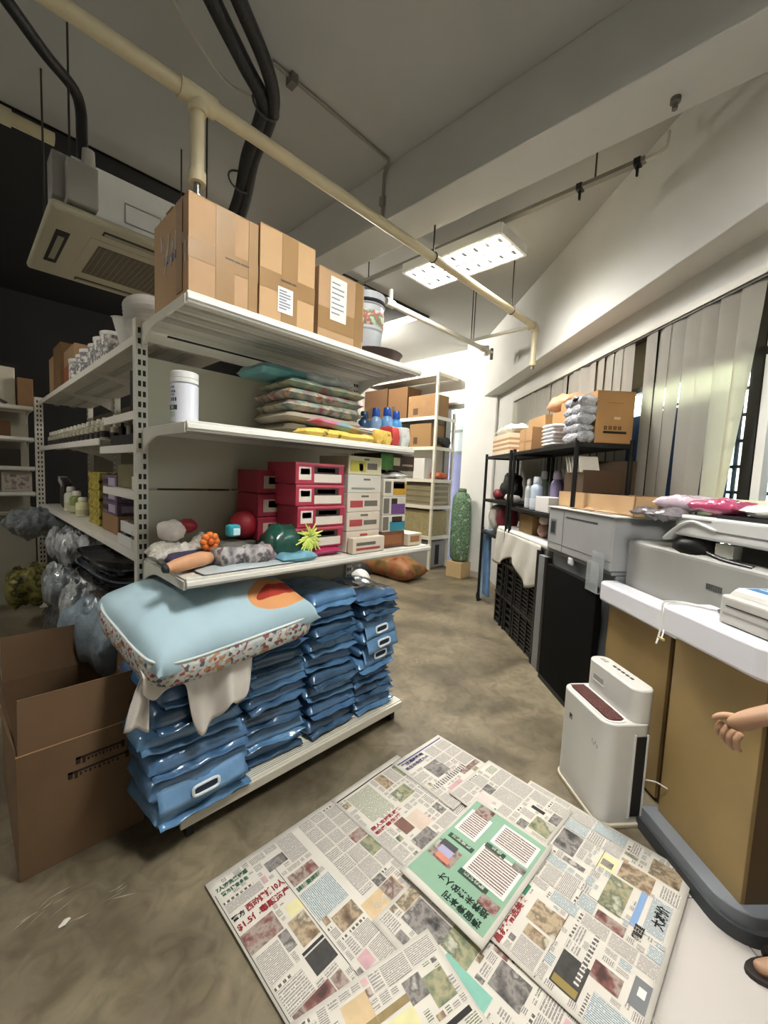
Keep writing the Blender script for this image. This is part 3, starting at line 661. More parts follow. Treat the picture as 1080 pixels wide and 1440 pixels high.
def pad(kind, loc, rz, label):
    key = kind
    if key not in protos:
        sd, bm, wx, th, hd = kind
        t = pad_proto(*kind); protos[key] = t
        t.location = loc; t.rotation_euler.z = rz; t['label'] = label
    else: dup(protos[key], loc, rz, label)
cols = [('left-hand', .665, .415, 6, .094, -.035), ('second', 1.035, .34, 8, .086, 0), ('third', 1.385, .325, 9, .085, .0), ('right-hand', 1.70, .315, 9, .079, .02)]
random.seed(11)
for ci, (nm, x, wx, n, th, dy) in enumerate(cols):
    z = DZ
    for k in range(n):
        hd = (ci == 0 and k == 1) or (ci == 3 and k in (4, 5, 6)) 
        bm = (blue1, blue2, blue3)[(k*2+ci) % 3] if not hd else blue1
        sd = (ci*3+k) % 5
        yy = (1.815 if ci == 0 else 1.875)+random.uniform(-.024, .018)-(.02 if ci == 0 and k < 2 else 0)
        ex = random.uniform(-.02, .02)+(.03 if ci == 3 and k > 3 else 0)-(.01 if ci == 0 else 0)
        pad((sd, bm, wx, th, hd), (x+ex, yy, z), R(random.uniform(-5, 5)), 'bagged blue pads%s, %s from the bottom of the %s stack' % (' with carry handle' if hd else '', ORD[k], nm))
        z += th
# cushion with printed top and floral gusset
def cushion_mat():
    m = bpy.data.materials.new('cushion_print'); m.use_nodes = True; nt = m.node_tree; b = nt.nodes['Principled BSDF']; b.inputs['Roughness'].default_value = .75
    tc = nt.nodes.new('ShaderNodeTexCoord')
    def ell(cx, cy, a, rx, ry):
        mp = nt.nodes.new('ShaderNodeMapping'); mp.vector_type = 'TEXTURE'; mp.inputs['Location'].default_value = (cx, cy, 0); mp.inputs['Rotation'].default_value = (0, 0, a); mp.inputs['Scale'].default_value = (rx, ry, 9)
        nt.links.new(tc.outputs['Object'], mp.inputs['Vector'])
        g = nt.nodes.new('ShaderNodeVectorMath'); g.operation = 'LENGTH'; nt.links.new(mp.outputs['Vector'], g.inputs[0])
        c = nt.nodes.new('ShaderNodeMath'); c.operation = 'LESS_THAN'; c.inputs[1].default_value = 1; nt.links.new(g.outputs['Value'], c.inputs[0]); return c.outputs['Value']
    last = None
    base = lin('#a9c4cf')
    for args, col in (((.235, -.17, .30, .17, .11), '#d99a63'), ((.25, -.155, .30, .15, .048), '#a93324'), ((.10, .22, .2, .20, .10), '#b98468'), ((.08, .20, .2, .11, .04), '#8a3a30')):
        mx = nt.nodes.new('ShaderNodeMix'); mx.data_type = 'RGBA'
        if last is None: mx.inputs['A'].default_value = base
        else: nt.links.new(last, mx.inputs['A'])
        mx.inputs['B'].default_value = lin(col); nt.links.new(ell(*args), mx.inputs['Factor']); last = mx.outputs['Result']
    nt.links.new(last, b.inputs['Base Color'])
    return m
floral = MN('floral_band', ['#c3c9c6', '#aebcc4', '#cfd2cc', '#9c4a4a', '#c9cbc4', '#5a5a60', '#bfc6c4', '#b98a66'], 75, 'voronoi', const=True)
t = thing('pet_cushion', 'pale blue pet cushion with an orange-red print and floral sides, on the blue bags', 'cushion', (.785, 1.82, .83), R(4))
t.rotation_euler.x = R(9); t.rotation_euler.y = R(-3)
cm = MB(); cm.pillow(.74, .66, .25, cushion_mat(), 34, 26, 71, .022, 4., 4., .42, .75, c=(0, 0, .03), rim=None)
cm.build('cover', t, smooth=80)
pg = MB()
def rimpt(u, o=0.): 
    a = 2*pi*u; ca, sa = cos(a), sin(a); k = .30
    return (.365*(1 if ca > 0 else -1)*abs(ca)**k, .325*(1 if sa > 0 else -1)*abs(sa)**k, o)
def gus(u, v): 
    x, y, _ = rimpt(u); s_ = 1+.02*sin(pi*v); return (x*s_, y*s_, .045-.085*v+.012*NZ.noise(V((x*6, y*6, 3))))
pg.grid(gus, 96, 4, floral); pg.build('floral_gusset', t, smooth=60, solid=.006)
pp = MB(); pp.tube([rimpt(k/72, .048+.012*NZ.noise(V((rimpt(k/72)[0]*6, rimpt(k/72)[1]*6, 3)))) for k in range(73)], .006, M('#d3d9d6', .7), 6); pp.build('piping', t, smooth=60)
# crumpled white cloth hanging from under the cushion
clm = M('#d9d3cb', .85, var=.06, scale=8.)
q = MB()
def cl(u, v):
    x = .43+.42*u; fold = .028*sin(u*13+1.2*v)+.02*sin(u*29+3)*v
    hem = .07+.17*exp(-((u-.55)/.19)**4)+.10*exp(-((u-.86)/.12)**4)+.02*sin(u*17)
    y = 1.66-.11*min(1, v*2.2)-.02*v+fold*(.4+.6*v)*.8; z = .79-max(0, v-.25)/.75*max(.05, hem)*1.25+.008*NZ.noise(V((u*9, v*9, 2)))
    return (x, y, z)
q.grid(cl, 60, 24, clm)
def cl2(u, v): return (.445-.07*v**.7+(.03+.045*v)*u, 1.575+.012*sin(u*8+v*3)-.01*v, .76-.185*v-.012*u+.01*sin(u*5))
q.grid(cl2, 14, 14, clm)
o = q.build('white_cloth', None, smooth=80, solid=.004); tag(o, 'crumpled white cloth hanging out from under the pale blue cushion', 'cloth')
# flat cardboard pushed under the deck
tag(MB().box((0, 0, .012), (.78, .22, .012), cardd).build('cardboard_sheet', None, (1.35, 1.83, .0), R(2)), 'flattened cardboard lying under the base deck', 'cardboard')
tag(MB().box((0, 0, .012), (.34, .2, .012), M('#6e4d33', .85)).build('cardboard_sheet', None, (.86, 1.83, .0), R(-3)), 'shorter brown cardboard under the left of the base deck', 'cardboard')
# ================================================================== open carton on the floor, left
t = thing('open_carton', 'large open brown carton on the floor at the left edge', 'box', (.11, 1.83, 0), 0)
cb = M('#6f563c', .85, var=.12, scale=4.); ci_ = M('#644d35', .9, var=.1, scale=4.); L, D, H, T = .40, .70, .475, .006
q = MB(); q.bb(0, L, 0, T, 0, H, cb); q.bb(0, L, D-T, D, 0, H, cb); q.bb(0, T, T, D-T, 0, H, cb); q.bb(L-T, L, T, D-T, 0, H, cb); q.bb(T, L-T, T, D-T, 0, .008, ci_)
q.build('carton_body', t, bevel=.002)
def flap(name, x0, y0, x1, y1, h, dx, dy, lift=0.):
    vs = [(x0, y0, H), (x1, y1, H), (x1+dx*.92, y1+dy, H+h), (x0+dx*1.05, y0+dy, H+h)]
    MB().quad(vs, cb).build(name, t, solid=.006)
flap('flap', .006, .003, L, .003, .195, .004, .012); flap('flap', L-.003, .01, L-.003, D-.01, .19, .02, 0)
flap('flap', 0.003, .01, .003, D-.01, .19, -.035, .0); flap('flap', .006, D-.003, L, D-.003, .2, .0, .03)
q = MB(); q.bb(.0, L, -.0012, .0, H-.006, H-.002, M('#b58f66', .7)); q.build('crease', t)
q = MB()
im = M('#2a1d12', .85)
for x0, z0, w in ((.17, .365, .16), (.145, .315, .2)):
    q.bb(x0, x0+w, -.0015, 0, z0+.018, z0+.026, im); q.bb(x0+w-.012, x0+w, -.0015, 0, z0, z0+.03, im); q.bb(x0, x0+.014, -.0015, 0, z0, z0+.026, im); q.bb(x0+.02, x0+.03, -.0015, 0, z0-.004, z0+.02, im)
    for k in range(9): q.bb(x0+.036+k*.012*w/.16, x0+.043+k*.012*w/.16, -.0015, 0, z0+.002+(k % 2)*.004, z0+.013, im)
q.build('printing', t)
# ================================================================== overhead services
pvc = M('#d0c5a4', .45, var=.08, scale=6.); pvcw = M('#d8d4c6', .45); rub = M('#1e1f21', .5, bump=.2, bscale=60.); rodm = M('#4a4640', .5, metal=.6)
PY, PZ = 1.95, 3.08
t = thing('sprinkler_pipe', 'cream ceiling pipe running over the shelving to an elbow at the window wall', 'pipe', (0, PY, PZ), 0)
MB().cyl((-2.58, 0, 0), (4.08, 0, 0), .031, pvc, n=18).build('pipe', t, smooth=40)
q = MB(); q.cyl((.69, 0, 0), (.84, 0, 0), .040, pvc, n=18); q.cyl((.765, 0, 0), (.765, 0, -.06), .038, pvc, n=18); q.build('tee_fitting', t, smooth=40)
MB().cyl((.765, 0, -.05), (.765, 0, -.33), .028, pvc, n=16).build('drop_pipe', t, smooth=40)
q = MB(); q.cyl((.765, 0, -.30), (.765, 0, -.345), .036, pvc, n=16); q.cyl((.765, 0, -.345), (.765, 0, -.40), .014, steel, n=10); q.cyl((.765, 0, -.40), (.765, 0, -.405), .03, steel, n=14); q.build('sprinkler_head', t, smooth=40)
q = MB(); q.tube([(4.06, 0, 0), (4.09, 0, 0), (4.11, 0, -.015), (4.115, 0, -.05)], .037, pvc, 14); q.build('elbow', t, smooth=50)
q = MB(); q.cyl((4.115, 0, -.04), (4.115, 0, -.36), .027, pvc, n=14); q.cyl((4.115, 0, -.355), (4.115, 0, -.385), .037, pvc, n=14); q.cyl((4.115, 0, -.385), (4.115, 0, -.42), .015, steel, n=10); q.build('end_drop', t, smooth=40)
q = MB(); q.cyl((4.09, .03, 0), (4.09, .74, 0), .018, pvcw, n=12); q.cyl((4.09, 0, 0), (4.09, .06, 0), .03, pvc, n=12); q.build('branch_pipe', t, smooth=40)
for x in (3.60, 2.42):
    q = MB(); q.cyl((x, 0, .03), (x, 0, CZ-PZ), .006, rodm, n=8); q.tube([(x+.0, .036*sin(2*pi*k/12), .036*cos(2*pi*k/12)) for k in range(13)], .005, rodm, 6); q.build('hanger', t)
q = MB(); q.cyl((4.09, .74, 0), (4.09, .74, CZ-PZ), .006, rodm, n=8); q.build('hanger', t)
t = thing('ceiling_pipe', 'shorter white ceiling pipe beyond the light, ending in a coupling by the pillar', 'pipe', (2.9, 2.73, PZ), 0)
MB().cyl((-.12, 0, 0), (1.50, 0, 0), .026, pvcw, n=16).build('pipe', t, smooth=40)
q = MB()
q.cyl((-.16, 0, 0), (-.06, 0, 0), .036, pvcw); q.cyl((-.1, 0, 0), (-.1, 0, .12), .02, pvcw)
q.build('coupling', t, smooth=40); q = MB()
q.cyl((1.48, 0, 0), (1.54, 0, 0), .036, pvcw); q.cyl((1.6, 0, .05), (1.6, 0, -.06), .03, pvcw); q.cyl((1.54, 0, 0), (1.72, 0, 0), .022, pvcw); q.cyl((1.72, 0, .05), (1.72, 0, -.08), .02, M('#77736a', .5)); q.build('coupling', t, smooth=40)
q = MB(); q.cyl((1.30, 0, 0), (1.30, 0, CZ-PZ), .006, rodm, n=8); q.build('hanger', t)
t = thing('back_pipe', 'cream pipe at the upper left corner in front of the dark ceiling void', 'pipe', (-1.0, 3.28, 3.40), 0)
MB().cyl((-1.58, 0, 0), (1.46, 0, 0), .034, pvc, n=16).build('pipe', t, smooth=40); MB().cyl((1.18, 0, 0), (1.27, 0, 0), .044, pvc, n=16).build('coupling', t, smooth=40)
# conduit that carries the visible light
t = thing('conduit_rail', 'metal conduit rail along the light towards the window wall', 'conduit', (2.885, 0, 3.435), 0)
q = MB(); q.bb(-.022, .022, .76, 3.58, -.012, .012, M('#8d897f', .5)); q.build('rail', t)
MB().tube([(0, .78, 0), (0, .70, 0), (.0, .66, .02), (0, .655, .06), (0, .655, .1)], .012, pvcw, 10).build('elbow', t, smooth=50)
for y in (.80, 1.13): 
    q = MB(); q.bb(-.026, .026, y-.018, y+.018, -.02, .018, black); q.bb(-.008, .008, y-.006, y+.006, -.075, -.02, black); q.build('clamp', t)
for y in (1.04, 3.13): MB().cyl((0, y, .01), (0, y, CZ-3.435), .006, rodm, n=8).build('hanger', t)
q = MB()
t = thing('wiring_conduit', 'thin grey conduit across the ceiling and down the beam face', 'conduit', (0, 0, 0), 0)
MB().tube([(1.22, 2.13, CZ-.012), (2.10, 2.13, CZ-.012), (2.13, 2.15, CZ-.02), (2.138, 2.19, CZ-.03), (2.138, 2.20, CZ-.06), (2.138, 2.205, 3.28)], .010, M('#8f8b82', .5), 8).build('conduit', t, smooth=50)
for x in (1.34,): MB().bb(x-.02, x+.02, 2.10, 2.16, CZ-.05, CZ, M('#6f6b64', .5)).build('junction_box', t)
MB().bb(2.125, 2.15, 2.185, 2.225, 3.40, 3.46, M('#8f8b82', .5)).build('saddle_clip', t)
tag(MB().lathe([(.022, -.0), (.022, -.02), (.012, -.025), (.012, -.05)], M('#6b675f', .6), n=12).build('ceiling_anchor', None, (2.36, .52, 3.30), smooth=40), 'small round anchor under the beam at the upper right', 'anchor')
# insulated hoses
t = thing('refrigerant_hoses', 'pair of thick black insulated hoses bending down from the ceiling', 'hose', (0, 0, 0), 0)
def spl(pts, n=8):
    P = [V(p) for p in pts]; P = [P[0]*2-P[1]]+P+[P[-1]*2-P[-2]]; o = []
    for i in range(1, len(P)-2):
        for k in range(n):
            u = k/n; a, b, c, d = P[i-1:i+3]
            o.append(.5*((2*b)+(c-a)*u+(2*a-5*b+4*c-d)*u*u+(3*b-a-3*c+d)*u**3))
    o.append(P[-2]); return o
MB().tube(spl([(.45, 1.62, 3.44), (.77, 1.85, 3.42), (1.01, 2.01, 3.41), (1.15, 2.10, 3.40), (1.20, 2.22, 3.38), (1.25, 2.45, 3.35), (1.33, 2.72, 3.26), (1.33, 2.95, 3.08)]), .036, rub, 12).build('hose', t, smooth=60)
MB().tube(spl([(.52, 1.54, 3.44), (.86, 1.78, 3.42), (1.07, 1.93, 3.41), (1.19, 2.06, 3.40), (1.245, 2.22, 3.38), (1.29, 2.45, 3.35), (1.37, 2.72, 3.24), (1.37, 2.95, 3.04)]), .033, rub, 12).build('hose', t, smooth=60)
q = MB()
for P in ((1.18, 2.10, 3.40), (1.29, 2.6, 3.305)): q.tube([(P[0]+.075*cos(2*pi*k/16), P[1]+.02, P[2]+.055*sin(2*pi*k/16)) for k in range(17)], .006, M('#4a4a4c', .4), 6)
q.build('cable_tie', t)
tag(MB().tube(spl([(.60, 1.95, 3.5), (.70, 2.05, 3.48), (.85, 2.13, 3.45), (1.0, 2.18, 3.43), (1.13, 2.15, 3.42)]), .008, M('#b9b6ac', .5), 8).build('grey_cable', None, smooth=60), 'thin pale cable curving to the black hoses', 'cable')
tag(MB().tube(spl([(-.05, 2.22, 3.40), (.19, 2.48, 3.40), (.34, 2.64, 3.39), (.46, 2.74, 3.38), (.50, 2.78, 3.33), (.505, 2.78, 3.2), (.505, 2.78, 3.05)]), .026, rub, 12).build('drain_hose', None, smooth=60), 'black hose dropping to the left end of the air conditioner', 'hose')
# air conditioner cassette hung from rods
t = thing('air_conditioner', 'beige ceiling cassette air conditioner hanging at the upper left', 'air conditioner', (.35, 2.67, 2.74), 0)
acp = M('#a9a48f', .5); acm = M('#f0f2f3', .4, var=.03, scale=12.)
MB().bb(.10, .90, .08, .86, .05, .32, acm).build('casing', t, bevel=.004)
q = MB(); q.bb(0, .96, 0, .95, 0, .045, acp); q.build('panel', t, bevel=.02, seg=3)
dk2 = M('#17130f', .7); lv = M('#8e8a78', .5)
for k, (x0, x1, y0, y1) in enumerate(((.235, .725, .055, .115), (.235, .725, .835, .895), (.055, .12, .23, .72), (.84, .905, .23, .72))):
    o = MB().bb(x0, x1, y0, y1, -.002, .02, dk2).build('air_slot', t, bevel=.006)
    if k < 2: MB().bb(x0+.01, x1-.01, (y0+y1)/2-.012, (y0+y1)/2+.012, -.006, .006, lv).build('louvre_blade', o)
    else: MB().bb((x0+x1)/2-.014, (x0+x1)/2+.014, y0+.07, y1-.07, -.006, .006, lv).build('louvre_blade', o)
q = MB(); q.bb(.20, .76, .18, .77, -.003, .01, acp); q.build('grille_frame', t, bevel=.004)
q = MB(); q.bb(.25, .71, .25, .72, -.005, .0, M('#3b342c', .8))
for k in range(24): y = .255+k*.0195; q.bb(.25, .71, y, y+.006, -.008, -.004, M('#7c7462', .6))
for k in range(16): x = .26+k*.0295; q.bb(x, x+.004, .25, .72, -.0075, -.004, M('#7c7462', .6))
q.build('intake_grille', t)
q = MB(); q.bb(.02, .13, .06, .2, .09, .30, M('#8e8c88', .5)); q.bb(.07, .2, -.01, .09, .06, .26, M('#9b9994', .45)); q.build('control_box', t, bevel=.006)
q = MB(); q.cyl((.17, .05, .10), (.17, .05, .36), .04, M('#b6b4ae', .2, coat=.6), r1=.028, n=14); q.build('wrapped_pipe_joint', t, smooth=40, label='pipe joint wrapped in clear plastic')
q = MB(); 
for z0, z1, y0, y1 in ((.10, .22, .38, .39), ): 
    pass
q.tube([(.34, .075, .10), (.34, .075, .20), (.52, .075, .20), (.52, .075, .10), (.34, .075, .10)], .004, M('#9a9c9e', .5), 6); q.build('access_outline', t)
for x, y in ((.04, .48), (.09, .04), (.78, .48), (.77, .04)): 
    MB().cyl((x, y, .05), (x, y, CZ-2.74), .005, rodm, n=8).build('hanger_rod', t)
# ================================================================== goods on the left run
Z1, Z2, Z3 = 2.0985, 1.6535, 1.0815
t = thing('stacked_bowls', 'stack of white bowls leaning by the near post on the top of the run', 'bowls', (.69, 2.36, Z1), 0)
wh = M('#dfdedb', .35)
for k in range(6):
    X = TR(.012*k*.3, .016*k, .02+k*.026) @ RX(R(-8-3*k))
    MB().lathe([(.06, 0), (.066, .004), (.098, .075), (.104, .078), (.098, .08), (.06, .012)], wh, n=26, X=X).build('bowl', t, smooth=40)
t = thing('bowl_stack', 'bigger white bowl tilted beside the stack of bowls on the run', 'bowl', (.70, 2.60, Z1), 0)
MB().lathe([(.07, 0), (.075, .006), (.115, .14), (.122, .143), (.115, .146), (.07, .014)], wh, n=26, X=TR(0, 0, .03) @ RX(R(10))).build('bowl', t, smooth=40)
can_l = MN('can_print', ['#e3e1dc', '#dedcd6', '#a3a1a2', '#55545a', '#dedcd8', '#e3e1dc'], 26, detail=4)
def can(label, loc, r=.062, h=.135):
    t = thing('can', label, 'can', loc, 0, 'white cans along the top of the run')
    MB().lathe([(r, 0), (r, h)], can_l, n=20).build('body', t, smooth=40); MB().lathe([(r*.98, h), (r*1.03, h+.002), (r*1.03, h+.02), (r*.9, h+.024)], wh, n=20).build('lid', t, smooth=40)
    return t
c0 = can('white printed can, nearest of the row on the run top', (.65, 2.86, Z1))
for k in range(5):
    dup(c0, (.65+.012*((k*3) % 2), 3.03+k*.195, Z1), R(40*k), 'white printed can, %s from the near end of the row on the run top' % ORD[k+1])
def cb_box(name, label, x0, x1, y0, y1, z0, h, mat, cat='box', group=None, accents=()):
    t = thing(name, label, cat, ((x0+x1)/2, (y0+y1)/2, z0), 0, group)
    MB().bb(-(x1-x0)/2, (x1-x0)/2, -(y1-y0)/2, (y1-y0)/2, 0, h, mat).build('body', t, bevel=.004)
    q = MB()
    for i, (a0, a1, b0, b1, mm, face) in enumerate(accents):
        e = .0012+.0006*i
        if face == 'x': q.bb(-(x1-x0)/2-e, -(x1-x0)/2, -(y1-y0)/2+a0*(y1-y0), -(y1-y0)/2+a1*(y1-y0), b0*h, b1*h, mm)
        else: q.bb(-(x1-x0)/2+a0*(x1-x0), -(x1-x0)/2+a1*(x1-x0), -(y1-y0)/2-e, -(y1-y0)/2, b0*h, b1*h, mm)
    if accents: q.build('front_print', t)
    return t
ora = M('#a4512d', .6, var=.15, scale=8.)
cb_box('orange_box', 'orange and brown carton on the far half of the run top', .68, 1.0, 4.15, 4.62, Z1, .36, card, accents=[(.02, .98, .15, .62, ora, 'x'), (.02, .98, .15, .62, ora, 'y')])
cb_box('brown_carton', 'tall plain carton behind the orange one on the run top', .66, .98, 4.66, 5.02, Z1, .46, cardd)
cb_box('rolled_sheet_box', 'narrow brown carton at the far corner of the run top', .66, .86, 5.06, 5.28, Z1, .40, card2)
# rows of small bottles on the middle shelf
gl1 = M('#a9a491', .2, coat=.4); dkl = M('#2a2422', .5); capw = M('#d7d3c6', .4)
def vial(label, loc):
    t = thing('small_bottle', label, 'bottle', loc, 0, 'small bottles on the middle shelf of the run')
    MB().lathe([(.024, 0), (.026, .003), (.026, .08), (.012, .095), (.012, .105)], gl1, n=12).build('body', t, smooth=40)
    MB().lathe([(.0265, .012), (.0265, .05)], dkl, n=12).build('label_band', t, smooth=40)
    MB().lathe([(.014, .10), (.014, .128), (.008, .13)], capw, n=12).build('cap', t, smooth=40)
    return t
v0 = vial('first small bottle from the near end, front row, middle shelf of the run', (.63, 2.98, Z2))
for r_, nm in ((0, 'front'), (1, 'second')):
    for k in range(15):
        if r_ == 0 and k == 0: continue
        dup(v0, (.63+.07*r_, 2.98+k*.145+.07*r_, Z2), None, '%s small bottle from the near end, %s row, middle shelf of the run' % (ORD[k], nm))
cb_box('dark_tray', 'black tray of small goods behind the near post, middle of the run', .62, .80, 2.20, 2.80, 1.6035, .06, M('#1d1a19', .5))
for k in range(7):
    tag(MB().lathe([(.018, 0), (.018, .05), (.008, .058), (.008, .075)], (dkl, gl1, M('#4d5a44', .4))[k % 3], n=10).build('small_jar', None, (.66+.05*(k % 2), 2.27+.075*k, 1.665), smooth=40), '%s small jar from the near post, standing in the black tray' % ORD[k], 'jar', 'jars in the black tray')
tag(MB().bb(-.08, .08, -.10, .10, 0, .23, M('#8a7472', .6)).build('pink_box', None, (.75, 2.34, 1.7585), bevel=.004), 'upright grey-pink box just behind the near post', 'box')
tag(MB().bb(-.07, .07, -.03, .03, 0, .24, M('#1c1a1b', .5)).build('black_folder', None, (.72, 2.50, 1.7585), R(8), bevel=.004), 'black upright folder beside the grey-pink box', 'folder')
cb_box('tag_box', 'small white box on the short shelf behind the near post', .60, .68, 2.2, 2.32, 1.3785, .07, M('#d3d0c6', .5))
cb_box('pale_tray', 'olive box under the middle shelf of the run', .64, .95, 2.25, 2.75, 1.3785, .13, M('#6d6848', .6, var=.2))
yel = MN('yellow_black', ['#1f1c12', '#8d7c2c', '#b9a846', '#3a341c'], 24, detail=4)
for k in range(3): cb_box('yellow_box', 'yellow and black box, %s from the bottom of its stack on the left run' % ORD[k], .66, .84, 3.30, 3.62, Z3+k*.122, .12, yel, group='yellow boxes on the run')
vio = M('#5d4f66', .55, var=.25, scale=20.)
cb_box('brown_crate', 'brown box under the violet ones on the lower shelf of the run', .66, .92, 2.84, 3.22, Z3, .11, cardd)
for k in range(3): cb_box('violet_box', 'violet and black box, %s from the bottom of its stack on the left run' % ORD[k], .66, .92, 2.86, 3.20, Z3+.112+k*.082, .08, vio, group='violet boxes on the run', accents=[(.1, .55, .2, .8, M('#a79bb0', .6), 'x'), (.6, .95, .3, .7, dk, 'x'), (.1, .7, .25, .75, M('#8f83a0', .6), 'y')])
for k, (y, z, lb) in enumerate(((2.42, Z3, 'white tray of dark goods lying on the lower shelf by the near post'), (2.36, Z3+.075, 'white tray of dark goods set on top of the lower tray by the near post'))):
    t = thing('goods_tray', lb, 'tray', (.70, y, z), 0, 'white trays by the near post')
    q = MB(); q.bb(-.1, .1, -.15, .15, 0, .01, wh)
    for s_ in (-1, 1): q.bb(s_*.1-.004, s_*.1+.004, -.15, .15, 0, .055, wh); q.bb(-.1, .1, s_*.15-.004, s_*.15+.004, 0, .055, wh)
    q.build('tray', t); 
    q = MB()
    for j in range(9): q.blob((-.055+.055*(j % 3), -.1+.1*(j//3), .04), (.028, .045, .022), M('#3f3638', .5, var=.3, scale=30.), 8, 6, j, .2)
    o = q.build('packed_goods', t, smooth=60); o['kind'] = 'stuff'
tag(MB().bb(-.004, .004, -.02, .02, 0, .10, M('#57534d', .4)).build('shelf_tag', None, (.60, 2.30, Z3), bevel=.002), 'grey tag holder standing at the front lip near the post', 'tag')
for k, (y, h, c_, lb) in enumerate(((4.55, .17, '#c9ccc0', 'clear squat bottle at the far end of the lower shelf of the run'), (4.30, .15, '#7d8a4a', 'olive bottle beside the clear one on the lower shelf of the run'), (4.05, .12, '#d8d3a4', 'pale yellow jar on the lower shelf of the run'))):
    bottle(lb, (.70, y, Z3), h*1.25, .05, M(c_, .3, coat=.3), capw, M('#b9b48f', .5), 'bottles on the lower shelf of the run')
t = thing('dark_pouch', 'dark leaning pouch with pale corners at the far end of the lower shelf', 'pouch', (.72, 4.95, Z3), 0)
MB().box((0, 0, .13), (.06, .22, .26), M('#1d1517', .5), X=RX(R(14))).build('pouch', t, bevel=.01); MB().box((0, .05, .24), (.07, .20, .05), M('#a7a39c', .4), X=RX(R(14))).build('top_seal', t)
# bagged stock piled on the floor and deck beneath the run
film = M('#a4a8ab', .16, var=.45, scale=11., bump=1., bscale=22., coat=.8); film2 = M('#80868a', .18, var=.45, scale=8., bump=.9, bscale=20., coat=.8); filmd = M('#3c3e42', .15, var=.5, scale=9., bump=.7, bscale=18., coat=.8)
def bag(label, c, d, mat, seed, rz=0., wr=.05, name='plastic_bag', cat='bag', grp='bagged stock under the run', ry=0., ws=5.):
    o = MB().pillow(d[0], d[1], d[2], mat, 44, 40, seed, wr, ws*1.7, 3.2, .45, 1., crease=.05).build(name, None, c, R(rz), smooth=75); o.rotation_euler.y = R(ry)
    return tag(o, label, cat, grp)
bag('bulging grey-blue plush bed in film between the carton and the cushion', (.60, 2.56, .60), (.40, .56, .42), M('#7d8e9a', .35, var=.35, scale=7., bump=.5, bscale=26., coat=.3), 81, 10, .045)
bag('dark grey-blue bagged bed under the bulging one', (.62, 2.58, .185), (.42, .66, .35), M('#4d5a64', .4, var=.35, scale=7., bump=.5, bscale=26., coat=.3), 82, 4, .04)
bag('clear crumpled bag with a bright glare, behind the carton', (.62, 3.25, .55), (.36, .5, .34), film, 83, -8, .07, ws=9.)
bag('crumpled clear bag on the floor behind the bright one', (.66, 3.3, .185), (.42, .6, .35), film2, 84, 6, .06, ws=8.)
bag('grey film bag hanging from the shelf edge, midway along the run', (.66, 3.95, .86), (.36, .62, .26), film, 85, 4, .06, ws=9.)
bag('dark grey film bag below the hanging one', (.64, 3.9, .56), (.42, .60, .34), film2, 86, -6, .06, ws=8.)
bag('dark bagged bedding at the bottom of the run, far half', (.68, 4.05, .185), (.46, .9, .35), filmd, 87, 0, .05)
bag('grey bag tucked under the far end of the run shelf', (.55, 5.0, .93), (.5, .5, .24), film2, 88, 10, .04)
bag('yellow and black plastic bag on the floor at the far end of the run', (.44, 4.75, .40), (.34, .34, .34), MN('yellow_bag', ['#14120c', '#7d7832', '#1c1a12', '#a39a40'], 9, detail=4), 89, 0, .05)
t = thing('wrapped_trays', 'pile of shiny dark pet trays in film under the near end of the run', 'trays', (.66, 2.72, .80), R(3))
for k in range(3):
    q = MB(); m_ = M(('#2c2a2e', '#4c5660', '#39363a')[k], .12, coat=.9); z = k*.062
    pr = []
    for r_, zz in ((.8, 0), (1., .05), (1.04, .055), (1.0, .06), (.9, .02)): pr.append((r_, zz))
    n = 32; vs = []; fs = []
    for r_, zz in pr:
        for j in range(n):
            a = 2*pi*j/n; kx = (1 if cos(a) > 0 else -1)*abs(cos(a))**.45; ky = (1 if sin(a) > 0 else -1)*abs(sin(a))**.45
            vs.append((.17*r_*kx, .42*r_*ky, z+zz))
    for i in range(len(pr)-1):
        for j in range(n): fs.append((i*n+j, i*n+(j+1) % n, (i+1)*n+(j+1) % n, (i+1)*n+j))
    fs += [tuple(range(n-1, -1, -1)), tuple(range(4*n, 5*n))]
    q.add(vs, fs, m_); q.build('tray', t, smooth=50)
tag(MB().pillow(.42, .6, .05, M('#4a3f3c', .2, coat=.8, var=.3), 18, 16, 91, .012, 6.).build('brown_sheet', None, (.72, 2.42, .80), R(5), smooth=70), 'brown plastic sheet sloping down to the cushion', 'sheet')
# goods on the far-left bays
t = thing('picture_box', 'white picture box with a dark branch-like print at the far left top', 'box', (.14, 5.64, 2.044), R(4))
MB().bb(-.28, .28, -.1, .1, 0, .37, M('#c9c4b2', .6)).build('body', t, bevel=.004)
q = MB()
random.seed(9)
for k in range(9): q.box((-.02+random.uniform(-.2, .16), -.1012-.0004*k, .14+random.uniform(-.07, .09)), (.26, .002, .018), M('#4d4a46', .7), X=RY(random.uniform(.2, .75)))
q.build('branch_print', t)
cb_box('brown_carton', 'tall narrow carton beside the picture box at the far left', .44, .56, 5.52, 5.72, 2.044, .28, cardd)
cb_box('brown_carton', 'flat brown box on the second tier at the far left', -.1, .38, 5.5, 5.8, 1.739, .15, M('#6d4a30', .8))
cb_box('dark_box', 'dark box on the third tier at the far left', -.1, .45, 5.52, 5.82, 1.449, .17, M('#2a241c', .8))
for k, (x, lb) in enumerate(((.42, 'printed picture box at the right of the fourth tier, far left'), (.16, 'printed picture box left of the other on the fourth tier, far left'))):
    cb_box('picture_box', lb, x-.12, x+.11, 5.5, 5.7, 1.194, .2, M('#b5ada2', .6), group='picture boxes at the far left', accents=[(.1, .9, .12, .85, MN('blur_photo', ['#4a403c', '#8c7f78', '#c2b8ac', '#6b5c56'], 12), 'y')])
